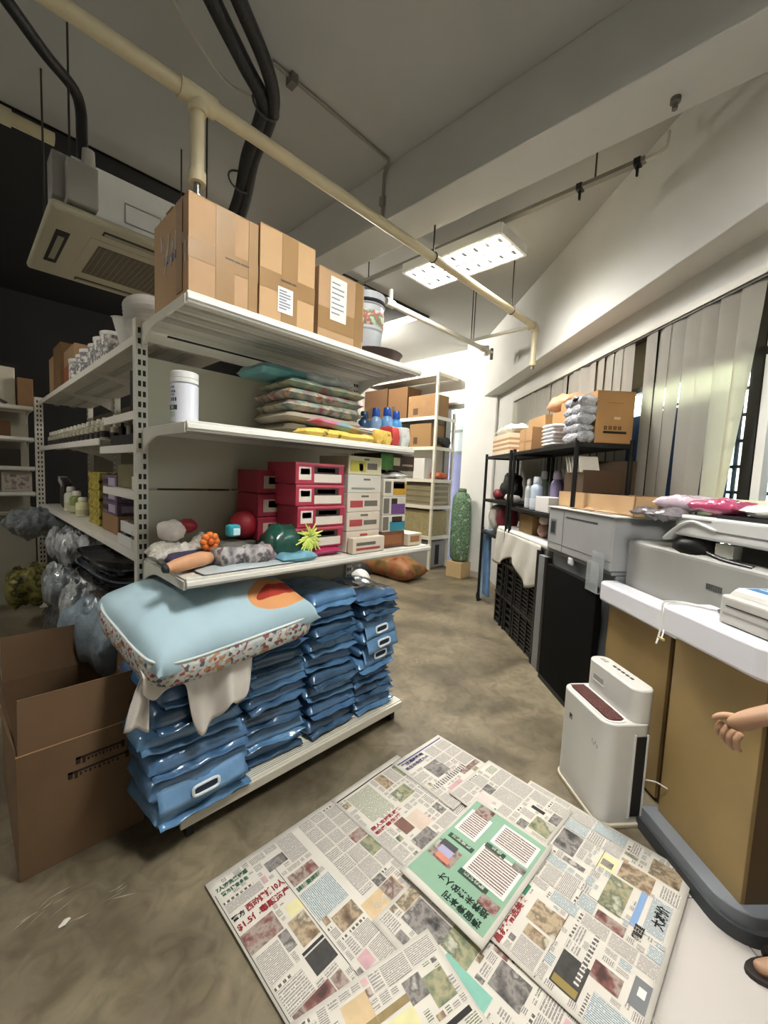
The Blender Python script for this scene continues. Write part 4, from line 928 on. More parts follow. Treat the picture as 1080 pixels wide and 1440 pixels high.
# ================================================================== blinds
def Wt(name, label, cat, s, d, z=0., group=None, da=0.): return thing(name, label, cat, W(s, d, z), WA+da, group)
def blindmat():
    m = bpy.data.materials.new('blind_fabric'); m.use_nodes = True; nt = m.node_tree; b = nt.nodes['Principled BSDF']
    b.inputs['Base Color'].default_value = lin('#c6c3bb'); b.inputs['Roughness'].default_value = .85
    tr = nt.nodes.new('ShaderNodeBsdfTranslucent'); tr.inputs['Color'].default_value = lin('#e0d6ae')
    mx = nt.nodes.new('ShaderNodeMixShader'); mx.inputs['Fac'].default_value = .5
    nt.links.new(b.outputs['BSDF'], mx.inputs[1]); nt.links.new(tr.outputs['BSDF'], mx.inputs[2])
    nt.links.new(mx.outputs['Shader'], nt.nodes['Material Output'].inputs['Surface'])
    return m
bm_ = blindmat()
t = Wt('vertical_blind', 'pale fabric vertical blind covering the window wall', 'blind', 2.0, 1.885, 0)
q = MB(); q.bb(-.05, 3.42, -.02, .02, 2.555, 2.60, M('#c9c6bb', .5)); q.bb(-.05, 3.42, -.012, .012, 2.54, 2.556, M('#3a3833', .6)); q.build('headrail', t)
s = 0.0; k = 0
random.seed(5)
edges = []
x = .0
while x < 3.38:
    w_ = .127; edges.append((x, x+w_)); x += .1225
for (x0, x1) in edges:
    if .82 < x0+.06 < .96: continue
    gapL = gapR = 0.
    top0, top1, b0, b1 = x0, x1, x0, x1
    if abs(x0-.25) < .062: b0 += .055; top0 += .002
    if abs(x0-.49) < .062: b0 += .060; top0 += .002
    if x0 < .01: b0 += .155; b1 += .03; top0 += .0
    if x0 > 1.2: b0 += random.uniform(-.01, .02); b1 += random.uniform(-.01, .02)
    ph = random.uniform(0, 6); kk = random.uniform(-.012, .012)
    def fn(u, v, top0=top0, top1=top1, b0=b0, b1=b1, ph=ph, kk=kk):
        a = top0+(top1-top0)*u; b = b0+(b1-b0)*u; vv = v**1.2
        return (a+(b-a)*vv, .006*sin(u*pi*1.0+ph*.0)+kk*(u-.5)*2+.003*sin(v*4+ph), 2.542-1.40*v)
    MB().grid(fn, 5, 10, bm_).build('slat', t, smooth=60)
# ================================================================== counters at the right edge
woodp = M('#9b8254', .5, var=.14, scale=3.); woodd = M('#5d4a2e', .5, var=.12, scale=3.); lam = M('#e0e0e6', .3, coat=.3); plg = M('#7f848a', .6, var=.06); plgd = M('#44474a', .7)
def rtop(s0, s1, d0, d1, z0, z1, r, m, mb=None, corners=(1, 1, 0, 0)):
    """rounded slab in (s, -d) local plan; corners order: front-far, front-near"""
    pl = []
    def arc(cx, cy, a0, a1):
        for k in range(9): a = R(a0+(a1-a0)*k/8); pl.append((cx+r*cos(a), cy+r*sin(a)))
    pl.append((s0, -d1)); pl.append((s1, -d1))
    if corners[0]: arc(s1-r, -d0-r, 0, 90)
    else: pl.append((s1, -d0))
    if corners[1]: arc(s0+r, -d0-r, 90, 180)
    else: pl.append((s0, -d0))
    (mb).prism(pl, z0, z1, m); return mb
# the pieces are built in wall coordinates about the wall's own origin
def Wo(name, label, cat, s0, d0, group=None):
    t = Wt(name, label, cat, s0, d0, 0, group); return t
t = Wo('counter', 'near counter with tan panels, thick white rounded top and grey plinth', 'counter', 1.40, 1.55, 'tan counters')
def loc_(s, d): return (s-1.40, -(d-1.55))
def lb(mb, s0, s1, d0, d1, z0, z1, m, o=(1.40, 1.55)): return mb.bb(s0-o[0], s1-o[0], -(d1-o[1]), -(d0-o[1]), z0, z1, m)
q = MB(); lb(q, 1.255, 1.62, 1.345, 1.49, .1, .92, woodd); q.build('carcass', t)
q = MB(); lb(q, 1.235, 1.635, 1.328, 1.345, .1, .92, woodp); q.build('front_panel', t, bevel=.002)
q = MB(); lb(q, 1.235, 1.255, 1.345, 1.49, .1, .92, woodd); q.build('end_panel', t, label='end panel, darker brown for its shade')  # shade on this end is put into the darker wood colour
q = MB(); rtop(1.165-1.4, 1.665-1.4, 1.255-1.55, 1.49-1.55, .908, 1.02, .06, lam, q); q.build('white_top', t, smooth=40, bevel=.012, seg=3)
q = MB(); rtop(1.19-1.4, 1.665-1.4, 1.27-1.55, 1.49-1.55, 0, .1, .11, plg, q, (0, 1)); q.build('plinth', t, smooth=40, bevel=.004)
q = MB(); rtop(1.17-1.4, 1.665-1.4, 1.258-1.55, 1.49-1.55, 0, .055, .12, plgd, q, (0, 1)); q.build('plinth_kick', t, smooth=40)
t = Wo('counter', 'far counter with tan panels set back behind the air purifier', 'counter', 2.03, 1.62, 'tan counters')
o2 = (2.03, 1.62)
q = MB(); lb(q, 1.79, 2.27, 1.455, 1.49, .0, .85, woodd, o2); q.build('carcass', t)
q = MB(); lb(q, 1.80, 2.29, 1.438, 1.455, .02, .85, woodp, o2); q.build('front_panel', t, bevel=.002)
q = MB(); lb(q, 1.675, 1.79, 1.46, 1.49, .02, .85, woodd, o2); q.build('corner_post', t, label='dark brown corner strip')
q = MB(); rtop(1.675-2.03, 2.325-2.03, 1.372-1.62, 1.49-1.62, .845, .955, .06, lam, q, (1, 0)); q.build('white_top', t, smooth=40, bevel=.014, seg=3)
t = Wt('loose_cord', 'thin white cord lying over the joint between the two white counter tops', 'cord', 1.60, 1.30, 1.023)
MB().tube(spl([(-.12, -.20, .003), (-.03, -.12, .004), (.05, -.06, .004), (.06, .0, .004), (.058, .026, -.002), (.055, .03, -.06), (.05, .034, -.12), (.03, .06, -.17)]), .0035, M('#d9d7d2', .5), 6).build('cord', t, smooth=60)
MB().tube(spl([(-.10, -.17, .003), (.02, -.07, .004), (.035, .0, .004), (.035, .026, -.002), (.034, .032, -.05), (.02, .04, -.10), (-.01, .07, -.13)]), .003, M('#d9d7d2', .5), 6).build('cord', t, smooth=60)
q = MB(); q.box((-.012, .072, -.132), (.03, .008, .008), M('#c9b27c', .4)); q.build('plug_tip', t)
tag(MB().tube(spl([(-.10, -.09, .006), (-.02, -.10, .006), (.01, -.12, .01), (-.02, -.14, .008), (-.1, -.125, .006), (-.06, -.095, .012), (.0, -.105, .012)]), .006, M('#4c4a4a', .5), 6).build('black_cable', None, W(1.53, 1.30, 1.022), WA, smooth=60), 'dark cable coiled on the near white counter top by the label printer', 'cable')
# label printer
t = Wt('label_printer', 'beige-grey label printer with a blue sticker on the near counter top', 'printer', 1.30, 1.405, 1.0225)
gp_ = M('#b9b7b0', .45)
MB().bb(-.14, .14, -.09, .085, 0, .105, gp_).build('body', t, bevel=.012, seg=3)
MB().box((0, -.012, .115), (.27, .15, .03), M('#cfcdc7', .4), taper=.86).build('lid', t, bevel=.008)
q = MB(); q.bb(-.11, .11, .086, .087, .066, .070, M('#2d2b2a', .6)); q.bb(-.12, .12, .086, .087, .04, .042, M('#8a8882', .6)); q.build('paper_slot', t)
q = MB(); q.bb(.01, .12, -.07, .04, .129, .1315, M('#dfe5ea', .5)); q.bb(.02, .11, -.055, .02, .1315, .1325, M('#3f78a8', .5)); q.bb(.03, .1, -.03, -.02, .1325, .133, M('#cfe0ee', .5)); q.bb(.05, .09, -.045, -.038, .1325, .133, M('#cfe0ee', .5)); q.build('sticker', t, label='white and blue sticker')
q = MB(); q.bb(-.13, -.02, -.07, .03, .125, .1315, M('#3f3d3b', .5)); q.build('control_window', t)
# copier
t = Wt('copier', 'grey office copier with a black paper gap behind the white counters', 'copier', 1.66, 1.70, 0)
cg = M('#94948f', .3, var=.04, scale=5., coat=.2); cl_ = M('#c6c7c5', .4); o3 = (1.66, 1.70)
q = MB(); lb(q, 1.18, 2.28, 1.50, 1.855, .0, 1.215, cg, o3); q.build('cabinet', t, bevel=.03, seg=4)
q = MB(); lb(q, 1.18, 1.62, 1.56, 1.855, 1.215, 1.285, M('#11100f', .5), o3); q.build('paper_gap', t)
q = MB(); lb(q, 1.18, 1.93, 1.50, 1.855, 1.285, 1.385, cl_, o3); q.build('scanner_head', t, bevel=.014, seg=3)
q = MB(); lb(q, 1.18, 1.70, 1.497, 1.50, 1.325, 1.329, M('#6d6e6d', .5), o3); lb(q, 1.72, 1.90, 1.497, 1.5, 1.365, 1.370, M('#6d6e6d', .5), o3); q.build('seam_line', t)
q = MB(); lb(q, 1.20, 1.72, 1.52, 1.855, 1.385, 1.40, M('#2c2c2c', .4), o3); q.build('document_lid', t, label='dark document lid')
pts = []
q = MB()
n = 14; vs = []; 
for k in range(n+1):
    a = k/n; s_ = 1.99-.30*a; z_ = 1.255+.105*sin(min(1, a*1.6)*pi/2)-.012*max(0, a-.6)*6
    for dd_ in (1.49, 1.60): vs.append((s_-o3[0], -(dd_-o3[1]), z_))
q.add(vs, [(2*i, 2*i+1, 2*i+3, 2*i+2) for i in range(n)], M('#d5d6d2', .4)); q.build('curved_guard', t, smooth=60, solid=.012, label='white curved edge')
q = MB(); q.blob((1.86-o3[0], -(1.56-o3[1]), 1.225), (.13, .06, .07), M('#0b0b0b', .35), 18, 12, 3, .12); q.tube(spl([(1.80-o3[0], -(1.54-o3[1]), 1.23), (1.66-o3[0], -(1.52-o3[1]), 1.21), (1.52-o3[0], -(1.52-o3[1]), 1.205)]), .012, M('#0b0b0b', .35), 8); q.build('black_flap', t, smooth=60)
q = MB(); lb(q, 1.63, 1.72, 1.53, 1.57, 1.222, 1.275, M('#c7c8bd', .5), o3); q.build('paper_tray', t)
q = MB()
for k in range(7): lb(q, 1.63+k*.012, 1.637+k*.012, 1.497, 1.5, 1.075, 1.10, M('#3f3f3d', .6), o3)
q.build('printing', t)
# grey cabinet with the grey boxy machine on it
t = Wt('steel_cabinet', 'grey steel cabinet carrying the grey machine behind the black panel', 'cabinet', 2.72, 1.68, 0)
o4 = (2.72, 1.68); gs = M('#7c8082', .4, var=.06); 
q = MB(); lb(q, 2.30, 3.12, 1.47, 1.88, 0, .985, gs, o4); q.build('body', t, bevel=.008)
q = MB(); lb(q, 2.30, 3.16, 1.44, 1.88, .985, 1.005, M('#8d9092', .35, metal=.3), o4); q.build('top_ledge', t, bevel=.004)
q = MB(); lb(q, 2.74, 2.80, 1.425, 1.45, .945, 1.0, M('#d9dbdc', .25), o4); q.build('latch', t, bevel=.012, label='white plastic latch')
t = Wt('grey_machine', 'grey boxy machine with a dark square recess, left of the copier', 'machine', 2.70, 1.65, 1.0065)
o5 = (2.70, 1.65); gm = M('#9d9e9e', .42, var=.06, scale=4.); z0 = -1.0065
q = MB(); lb(q, 2.30, 3.14, 1.425, 1.87, 0, .32, gm, o5); q.build('body', t, bevel=.012, seg=3)
q = MB(); lb(q, 2.28, 3.15, 1.415, 1.87, .318, .328, M('#d9d8d4', .4), o5); q.build('top_plate', t, bevel=.003, label='white top plate')
q = MB(); lb(q, 3.02, 3.085, 1.422, 1.43, .13, .22, M('#2e2f30', .5), o5); lb(q, 3.005, 3.10, 1.4235, 1.43, .115, .235, M('#6e7072', .5), o5); q.build('recess', t)
q = MB(); lb(q, 2.46, 2.86, 1.4225, 1.43, .262, .270, M('#3a3b3b', .5), o5); lb(q, 2.30, 3.14, 1.4235, 1.43, .055, .058, M('#5c5d5e', .5), o5); lb(q, 2.895, 2.90, 1.4235, 1.43, .01, .31, M('#6c6d6e', .5), o5); q.build('seams', t)
q = MB(); acr = M('#c3c8ca', .08, alpha=.38, coat=.6); q.bb(-.36, -.23, .236, .240, -.14, .10, acr); q.bb(-.36, -.23, .262, .266, -.14, .04, acr); q.bb(-.36, -.23, .236, .266, -.144, -.14, acr); q.build('clear_holder', t, label='clear acrylic leaflet holder')
# cardboard trays on the machine and copier
t = Wt('cardboard_tray', 'shallow brown cardboard tray lying on top of the grey machine', 'tray', 2.72, 1.68, 1.336)
q = MB(); q.bb(-.46, .46, -.17, .17, 0, .008, card2); q.bb(-.46, .46, .162, .17, 0, .115, card2); q.bb(-.46, .46, -.17, -.162, 0, .115, card2); q.bb(-.46, -.452, -.17, .17, 0, .115, card2); q.bb(.452, .46, -.17, .17, 0, .115, card2); q.build('tray_body', t)
q = MB(); q.box((.10, .19, .004), (.22, .05, .006), card); q.build('loose_flap', t)
tag(MB().bb(-.17, .17, -.13, .13, 0, .10, card).build('brown_carton', None, W(2.94, 1.70, 1.346), WA+.03, bevel=.004), 'low brown box lying inside the left end of the cardboard tray', 'box')
random.seed(21)
for k, (s_, d_, lb_) in enumerate(((2.60, 1.455, 'torn cardboard scrap at the front edge of the grey machine'), (2.45, 1.46, 'second torn cardboard scrap, nearer the copier, on the grey machine'))):
    tag(MB().pillow(.16 if k else .09, .05, .02, card, 10, 6, 95+k, .008).build('cardboard_scrap', None, W(s_, d_, 1.348), WA+.1, smooth=60), lb_, 'scrap', 'scraps on the machine')
t = Wt('open_tray', 'pale yellow flat tray across the back of the copier lid', 'tray', 1.95, 1.75, 1.405)
yt = M('#d5c48e', .7); q = MB(); q.bb(-.36, .30, -.11, .11, 0, .006, yt); q.bb(-.36, .30, .104, .11, 0, .05, yt); q.bb(-.36, .30, -.11, -.104, 0, .06, M('#e5e0cf', .7)); q.build('tray_body', t)
bagp = M('#c99bb0', .2, var=.25, scale=9., coat=.6)
tag(MB().pillow(.26, .15, .07, M('#b8466f', .25, var=.3, scale=12., coat=.6), 20, 14, 101, .014, 12.).build('pink_bag', None, W(1.78, 1.60, 1.43), WA, smooth=70), 'crumpled magenta bag on top of the copier', 'bag')
tag(MB().pillow(.24, .18, .08, M('#cdb9c6', .2, var=.2, scale=9., coat=.6), 20, 14, 102, .016, 12.).build('pale_bag', None, W(2.02, 1.62, 1.43), WA+.2, smooth=70), 'pale pink crumpled plastic bag left of the magenta one', 'bag')
tag(MB().pillow(.30, .16, .05, M('#d6d5d2', .4, var=.15, coat=.3), 20, 14, 103, .012, 10.).build('white_bag', None, W(1.50, 1.62, 1.425), WA, smooth=70), 'flat white plastic bag at the right end of the copier lid', 'bag')
t = tag(MB().pillow(.30, .12, .05, M('#6d666c', .2, var=.4, scale=14., coat=.7), 20, 12, 104, .02, 14.).build('grey_film_bag', None, W(2.04, 1.50, 1.375), WA+.15, smooth=70), 'grey crumpled film hanging over the left edge of the copier', 'bag')
# ================================================================== black panel, crates, white covered box
t = Wt('black_board', 'tall matt black board standing against the grey cabinet', 'board', 2.70, 1.415, 0)
MB().bb(-.34, .34, -.02, .02, 0, .90, blackmat).build('board', t, bevel=.004); MB().bb(-.345, .345, .018, .024, 0, .035, M('#070707', .5)).build('bottom_rail', t)
t = Wt('grey_strip', 'grey upright strip between the black board and the black crates', 'strip', 3.20, 1.44, 0)
MB().bb(-.055, .055, -.02, .02, 0, .93, M('#77797a', .5)).build('board', t, bevel=.004); MB().bb(-.10, -.057, -.02, .02, 0, .93, black).build('edge', t); MB().bb(.057, .10, -.02, .02, 0, .96, black).build('edge', t)
for k, (s_, z_, lb_) in enumerate(((4.10, 0, 'black slatted plastic crate, lower left of the stack'), (3.56, 0, 'black slatted plastic crate, lower right of the stack'), (4.10, .34, 'black slatted plastic crate, upper left of the stack'), (3.56, .34, 'black slatted plastic crate, upper right of the stack'))):
    t = Wt('plastic_crate', lb_, 'crate', s_, 1.63, z_, 'black crates')
    q = MB(); q.bb(-.25, .25, -.18, .18, 0, .02, black)
    q.bb(-.25, .25, .14, .155, .02, .33, M('#060606', .7)); q.bb(-.25, .25, -.18, -.165, .02, .33, black)
    for sx in (-1, 1): q.bb(sx*.25-.008, sx*.25+.008, -.18, .18, 0, .335, black)
    q.build('shell', t, bevel=.003)
    q = MB(); hl = M('#171718', .4)
    for j in range(9 if s_ < 3.8 else 5):
        z = .03+j*(.036 if s_ < 3.8 else .066); q.bb(-.245, .245, .155, .178, z, z+.018, hl)
    for x in (-.24, -.08, .08, .24): q.bb(x-.012, x+.012, .155, .185, 0, .335, black)
    q.bb(-.26, .26, .15, .19, .31, .335, hl); q.build('slatted_front', t, bevel=.002)
t = Wt('white_tub_box', 'white lidded box on the black crates, half covered by a white cloth', 'box', 3.83, 1.63, .677)
MB().bb(-.60, .56, -.17, .16, 0, .32, M('#d3d1c9', .5)).build('body', t, bevel=.02, seg=3)
q = MB(); q.bb(-.66, .60, -.18, .185, .30, .35, M('#dddcd6', .4)); q.build('lid', t, bevel=.02, seg=3); q = MB(); q.bb(-.30, .50, .186, .187, .318, .326, M('#8b8a84', .6)); q.build('lid_groove', t)
def wc(u, v):
    x = -.58+1.14*(1-u); hem = .30+.07*sin(u*9+.8)+.10*max(0, u-.45)
    return (x, .192+.018*sin(u*22+2*v)*v+.016*v, .32-hem*v)
o = MB().grid(wc, 44, 14, M('#c3bfb4', .85, var=.1, scale=6.)).build('white_cloth', None, W(3.85, 1.63, .677), WA, smooth=80, solid=.004); tag(o, 'grey-white cloth draped down the front of the white box on the crates', 'cloth')
t = Wt('folded_ironing_board', 'blue folded board with a black foot leaning by the far end of the rack', 'board', 4.98, 1.52, 0)
MB().box((0, 0, .50), (.22, .04, .82), M('#5b7fa6', .5, var=.3, scale=5.), X=RY(R(4))).build('board', t, bevel=.015); MB().box((.1, .03, .48), (.03, .03, .9), M('#aab4bb', .35, metal=.4), X=RY(R(6))).build('leg', t)
MB().cyl((.10, .02, .045), (.10, .07, .045), .045, black, n=18).build('foot', t, smooth=40)
# ================================================================== black wire rack
def rack(label, s0, s1, zs, dd=(1.45, 1.84), near=False, far=False):
    t = Wt('wire_rack', label, 'rack', (s0+s1)/2, (dd[0]+dd[1])/2, 0, 'black racks'); L = (s1-s0)/2; D = (dd[1]-dd[0])/2
    for sx in (-1, 1):
        for sy in (-1, 1): MB().cyl((sx*L, sy*D, 1.346 if near and sx < 0 else 0), (sx*L, sy*D, zs[-1]+.03), .016, black, n=12).build('post', t, smooth=40)
    for z in zs:
        q = MB(); La = L; L0 = -L
        if near and z < 1.5: L0 = -L+.33
        if far and z < 1.0: L0 = -L+.31
        for sy in (-1, 1): q.bb(L0, L, sy*D-.008, sy*D+.008, z-.03, z, black)
        for sx in (L0, L): q.bb(sx-.008, sx+.008, -D, D, z-.03, z, black)
        q.bb(L0+.01, L-.01, -D+.01, D-.01, z-.012, z-.005, M('#1b1b1a', .5))
        q.build('wire_shelf', t)
    return t
rack('black rack nearer the copier, holding the big brown box', 2.84, 4.06, (1.26, 1.80), near=True)
rack('black rack at the far end beside the white pillar', 4.16, 5.02, (.90, 1.29, 1.80), far=True)
RT = 1.8025
t = carton('cardboard_box', 'big orange-brown carton on the near end of the black rack, black print on its end', W(3.11, 1.70, RT), WA-pi/2, (.27, .54, .36), None, mat=M('#a87f50', .75, var=.06, scale=4.), tapes=[('top', 0, .06)])
q = MB(); ik = M('#20170f', .8)
for k in range(4): q.bb(-.072+k*.034, -.052+k*.034, -.272, -.2705, .095, .118, ik); q.bb(-.066+k*.034, -.059+k*.034, -.2725, -.272, .10, .113, M('#a87f50', .75))
q.bb(-.075, .09, -.272, -.2705, .068, .084, ik); q.bb(-.005, .04, -.272, -.2705, .165, .182, M('#cdb893', .6)); q.bb(-.06, .05, -.272, -.2705, .275, .278, M('#7d5128', .8)); q.build('printing', t)
t = Wt('bubble_wrap_stack', 'stack of items in grey bubble wrap against the big carton', 'wrapped goods', 2.93, 1.497, RT)
bwm = M('#b4b6bd', .2, var=.3, scale=14., bump=.9, bscale=50., coat=.6)
for k in range(5):
    MB().pillow(.24, .125, .085, bwm, 18, 14, 110+k, .018, 16., 4., .35, 1., c=(.01*(k % 2), .0, .036+k*.062)).build('wrapped_item', t, smooth=70)
MB().blob((-.03, .04, .30), (.05, .03, .02), M('#14161a', .4), 14, 8, 2, .15).build('dark_end', t, smooth=70, label='dark item showing at the top')
t = Wt('white_packets', 'stack of white wrapped packets left of the bubble wrap on the rack', 'packets', 3.32, 1.50, RT)
for k in range(6): MB().pillow(.22, .12, .034, M('#d6d4d6', .35, coat=.4), 14, 10, 120+k, .006, 10., 8., .3, .95, c=(.008*((k*5) % 3), 0, .017+k*.029)).build('packet', t, smooth=60)
carton('cardboard_box', 'small brown box with a taped seam at the front edge of the rack', W(3.86, 1.60, RT), WA+pi, (.30, .26, .21), None, mat=M('#a8845c', .8), tapes=[('fv', -.02, .03), ('fh', .42, .012)])
carton('cardboard_box', 'taller open brown box behind the taped one on the rack', W(4.12, 1.76, RT), WA+pi, (.40, .18, .36), None, mat=M('#ad8a5e', .8))
carton('cardboard_box', 'wide brown box under the orange plastic bag on the rack', W(3.56, 1.735, RT), WA+pi, (.30, .18, .33), None, mat=M('#a88255', .8))
tag(MB().pillow(.42, .22, .14, M('#d8a279', .3, var=.3, scale=8., coat=.5), 22, 16, 131, .03, 9.).build('orange_bag', None, W(3.58, 1.72, RT+.40), WA, smooth=70), 'pale orange plastic bag on the wide box above the rack', 'bag')
t = Wt('woven_basket', 'cream basket bag with stripes at the far end of the rack top', 'basket', 4.62, 1.60, RT)
q = MB(); stm = [M('#e0d3b8', .7), M('#b98f66', .7)]
for k in range(9): q.bb(-.28, .28, -.12, .12, k*.025, k*.025+.024, stm[1 if k in (2, 4, 6) else 0])
q.build('body', t); MB().pillow(.6, .2, .12, M('#e2ddd0', .4, var=.15, coat=.3), 18, 12, 133, .03, 8., c=(0, 0, .27)).build('plastic_liner', t, smooth=70)
# things on the rack's middle and lower shelves
R2 = 1.2925
tag(MB().blob((0, 0, .15), (.17, .11, .15), M('#15170f', .7, var=.4, scale=20.), 20, 14, 6, .35, 4.).build('dark_bundle', None, W(4.55, 1.62, R2), WA, smooth=70), 'black lumpy bundle on the middle shelf of the far rack', 'bundle')
tag(MB().pillow(.14, .16, .12, M('#8a2f3a', .5, var=.3), 12, 10, 141, .02).build('red_bag', None, W(4.86, 1.60, R2+.06), WA, smooth=70), 'dull red bag at the far end of the middle shelf of the far rack', 'bag')
tag(MB().pillow(.14, .14, .09, M('#c9c3bb', .4, var=.2), 12, 10, 142, .02).build('white_bag', None, W(4.28, 1.54, R2+.045), WA, smooth=70), 'small white bag near the double posts of the rack', 'bag')
R2 = 1.2625
for k, (s_, d_, h, r, c_, cc, lb_) in enumerate(((3.70, 1.55, .30, .058, '#a9b4c4', '#b9c2cc', 'large pale blue bottle with a black neck on the near rack'), (3.55, 1.66, .36, .055, '#8d83a8', '#b9aec6', 'tall violet bottle behind the pale blue one'), (3.82, 1.66, .36, .045, '#9fae9f', '#dfe3de', 'pale green bottle behind the pale blue one'), (3.94, 1.57, .28, .035, '#b9bdb9', '#d8dad8', 'slim clear bottle at the far end of the near rack'))):
    bottle(lb_, W(s_, d_, R2), h, r, M(c_, .25, coat=.4), M(cc, .35), M('#1c1c22' if k == 0 else c_, .5) if False else M('#c8ccd2', .4), 'large bottles on the rack')
gb = M('#1e5a3a', .15, coat=.6); sb = M('#8a96a0', .2, coat=.5)
for k in range(9):
    bottle('%s slim bottle from the left in the dark row on the near rack' % ORD[k], W(3.46-.062*k, 1.72, R2), .33, .024, (sb, M('#2b3138', .2), gb)[0 if k < 2 else (1 if k < 4 else 2)], M('#121212', .4), M('#3e4a44' if k > 3 else '#6b7178', .5), 'slim bottles on the rack')
tag(MB().bb(-.13, .13, -.08, .08, 0, .13, M('#d8d3d0', .5)).build('white_box', None, W(3.42, 1.56, R2), WA, bevel=.005), 'white box in front of the slim bottles on the near rack', 'box')
cw = Wt('brown_sorter', 'brown open carton of papers on the near end of the rack shelf', 'box', 2.99, 1.65, 1.452)
MB().bb(-.14, .14, -.14, .13, 0, .16, M('#4e3a26', .8)).build('carton_body', cw); q = MB()
for k in range(5): q.box((-.1+.045*k, .08, .20), (.012, .14, .12), M('#cfc9bd', .6), X=RY(R(22)))
q.build('paper_stack', cw)
tag(MB().bb(-.16, .16, -.02, .02, 0, .34, M('#4a3722', .75)).build('brown_board', None, W(2.93, 1.80, 1.346), WA+.9, bevel=.003), 'brown board leaning at the near end of the rack', 'board')
tag(MB().pillow(.22, .2, .36, M('#6d1d2c', .5, var=.35, scale=8.), 18, 14, 151, .03).build('maroon_bag', None, W(4.60, 1.60, 1.08), WA, smooth=70), 'maroon stuffed bag on the lower shelf of the far rack', 'bag')
tag(MB().pillow(.26, .2, .34, M('#cfcac4', .45, var=.3, scale=12.), 18, 14, 152, .03).build('white_sack', None, W(4.86, 1.60, 1.07), WA, smooth=70), 'white printed sack left of the maroon bag', 'sack')
tag(MB().bb(-.16, .16, -.12, .12, 0, .18, M('#8a6d42', .8)).build('brown_carton', None, W(3.84, 1.64, 1.03), WA, bevel=.004), 'brown carton in the dark lower bay of the near rack', 'box')
t = Wt('plush_doll', 'pinkish plush doll hanging under the near rack shelf', 'toy', 3.54, 1.57, 1.03)
MB().blob((0, 0, .06), (.06, .05, .06), M('#b58f86', .8, var=.3), seed=3).build('body', t, smooth=70); MB().blob((0, 0, .155), (.05, .045, .05), M('#c9b8aa', .8, var=.2), seed=4).build('head', t, smooth=70); MB().cyl((0, 0, .20), (0, 0, .225), .028, M('#a08f4a', .6), n=12).build('hat', t)
# ================================================================== air purifier
t = thing('air_purifier', 'white air purifier with a dark red intake grille, standing by the counter', 'air purifier', (2.123, .522, 0), R(50))
pw = M('#d3d2cc', .35, coat=.2)
def rr_(lx, ly, r, n=6):
    pl = []
    for cx, cy, a0 in ((lx-r, ly-r, 0), (-lx+r, ly-r, 90), (-lx+r, -ly+r, 180), (lx-r, -ly+r, 270)):
        for k in range(n+1): a = R(a0+90*k/n); pl.append((cx+r*cos(a), cy+r*sin(a)))
    return pl
MB().prism(rr_(.185, .115, .06), .015, .475, pw).build('body', t, smooth=40, bevel=.006)
MB().prism(rr_(.195, .122, .065), 0, .02, M('#c9bfa8', .5)).build('base_rim', t, smooth=40, bevel=.005)
MB().prism([(x, y-.062) for x, y in rr_(.18, .052, .045)], .47, .625, pw).build('rear_tower', t, smooth=40, bevel=.008)
gz_ = [(x, y+.048) for x, y in rr_(.160, .042, .035)]
MB().prism(gz_, .474, .480, M('#4f2a2a', .6)).build('intake_grille', t)
q = MB()
for k in range(26): x = -.150+k*.012; q.bb(x, x+.003, .012, .085, .480, .484, M('#7d5450', .5))
for k in range(6): y = .018+k*.012; q.bb(-.15, .152, y, y+.002, .480, .485, M('#7d5450', .5))
q.build('grille_mesh', t)
q = MB(); q.prism([(x*1.06, (y-.048)*1.2+.048) for x, y in gz_], .470, .479, M('#e4e2dc', .4)); q.build('grille_rim', t)
q = MB()
for k in range(5): q.bb(-.08+k*.03, -.062+k*.03, -.075, -.065, .625, .628, M('#3f3d3a', .5))
q.build('control_buttons', t); MB().bb(.10, .14, -.075, -.055, .625, .628, M('#a9a7a1', .5)).build('indicator', t)
q = MB(); q.bb(.04, .115, -.0105, -.009, .535, .565, M('#a5a39d', .5)); q.bb(.035, .12, -.0105, -.008, .53, .536, M('#efeee9', .4)); q.build('display_window', t)
q = MB(); q.bb(.07, .092, .1145, .116, .345, .372, M('#3d3f42', .5)); q.bb(.073, .083, .116, .1165, .35, .356, M('#c9c7c0', .5)); q.build('badge', t)
q = MB()
for k in range(4): q.bb(-.135+k*.012, -.128+k*.012, .1145, .1155, .335+(k % 2)*.01, .35+(k % 2)*.01, M('#aaa8a2', .5))
q.build('raised_mark', t)
q = MB(); q.bb(-.189, -.184, -.075, -.025, .05, .42, M('#131313', .6)); q.bb(-.192, -.184, -.083, -.075, .04, .43, pw); q.bb(-.192, -.184, -.025, -.018, .04, .43, pw); q.build('side_vent', t, bevel=.002)
MB().tube(spl([(-.186, -.09, .22), (-.22, -.11, .235), (-.26, -.13, .235)]), .003, M('#cfcac0', .5), 6).build('power_cord', t)
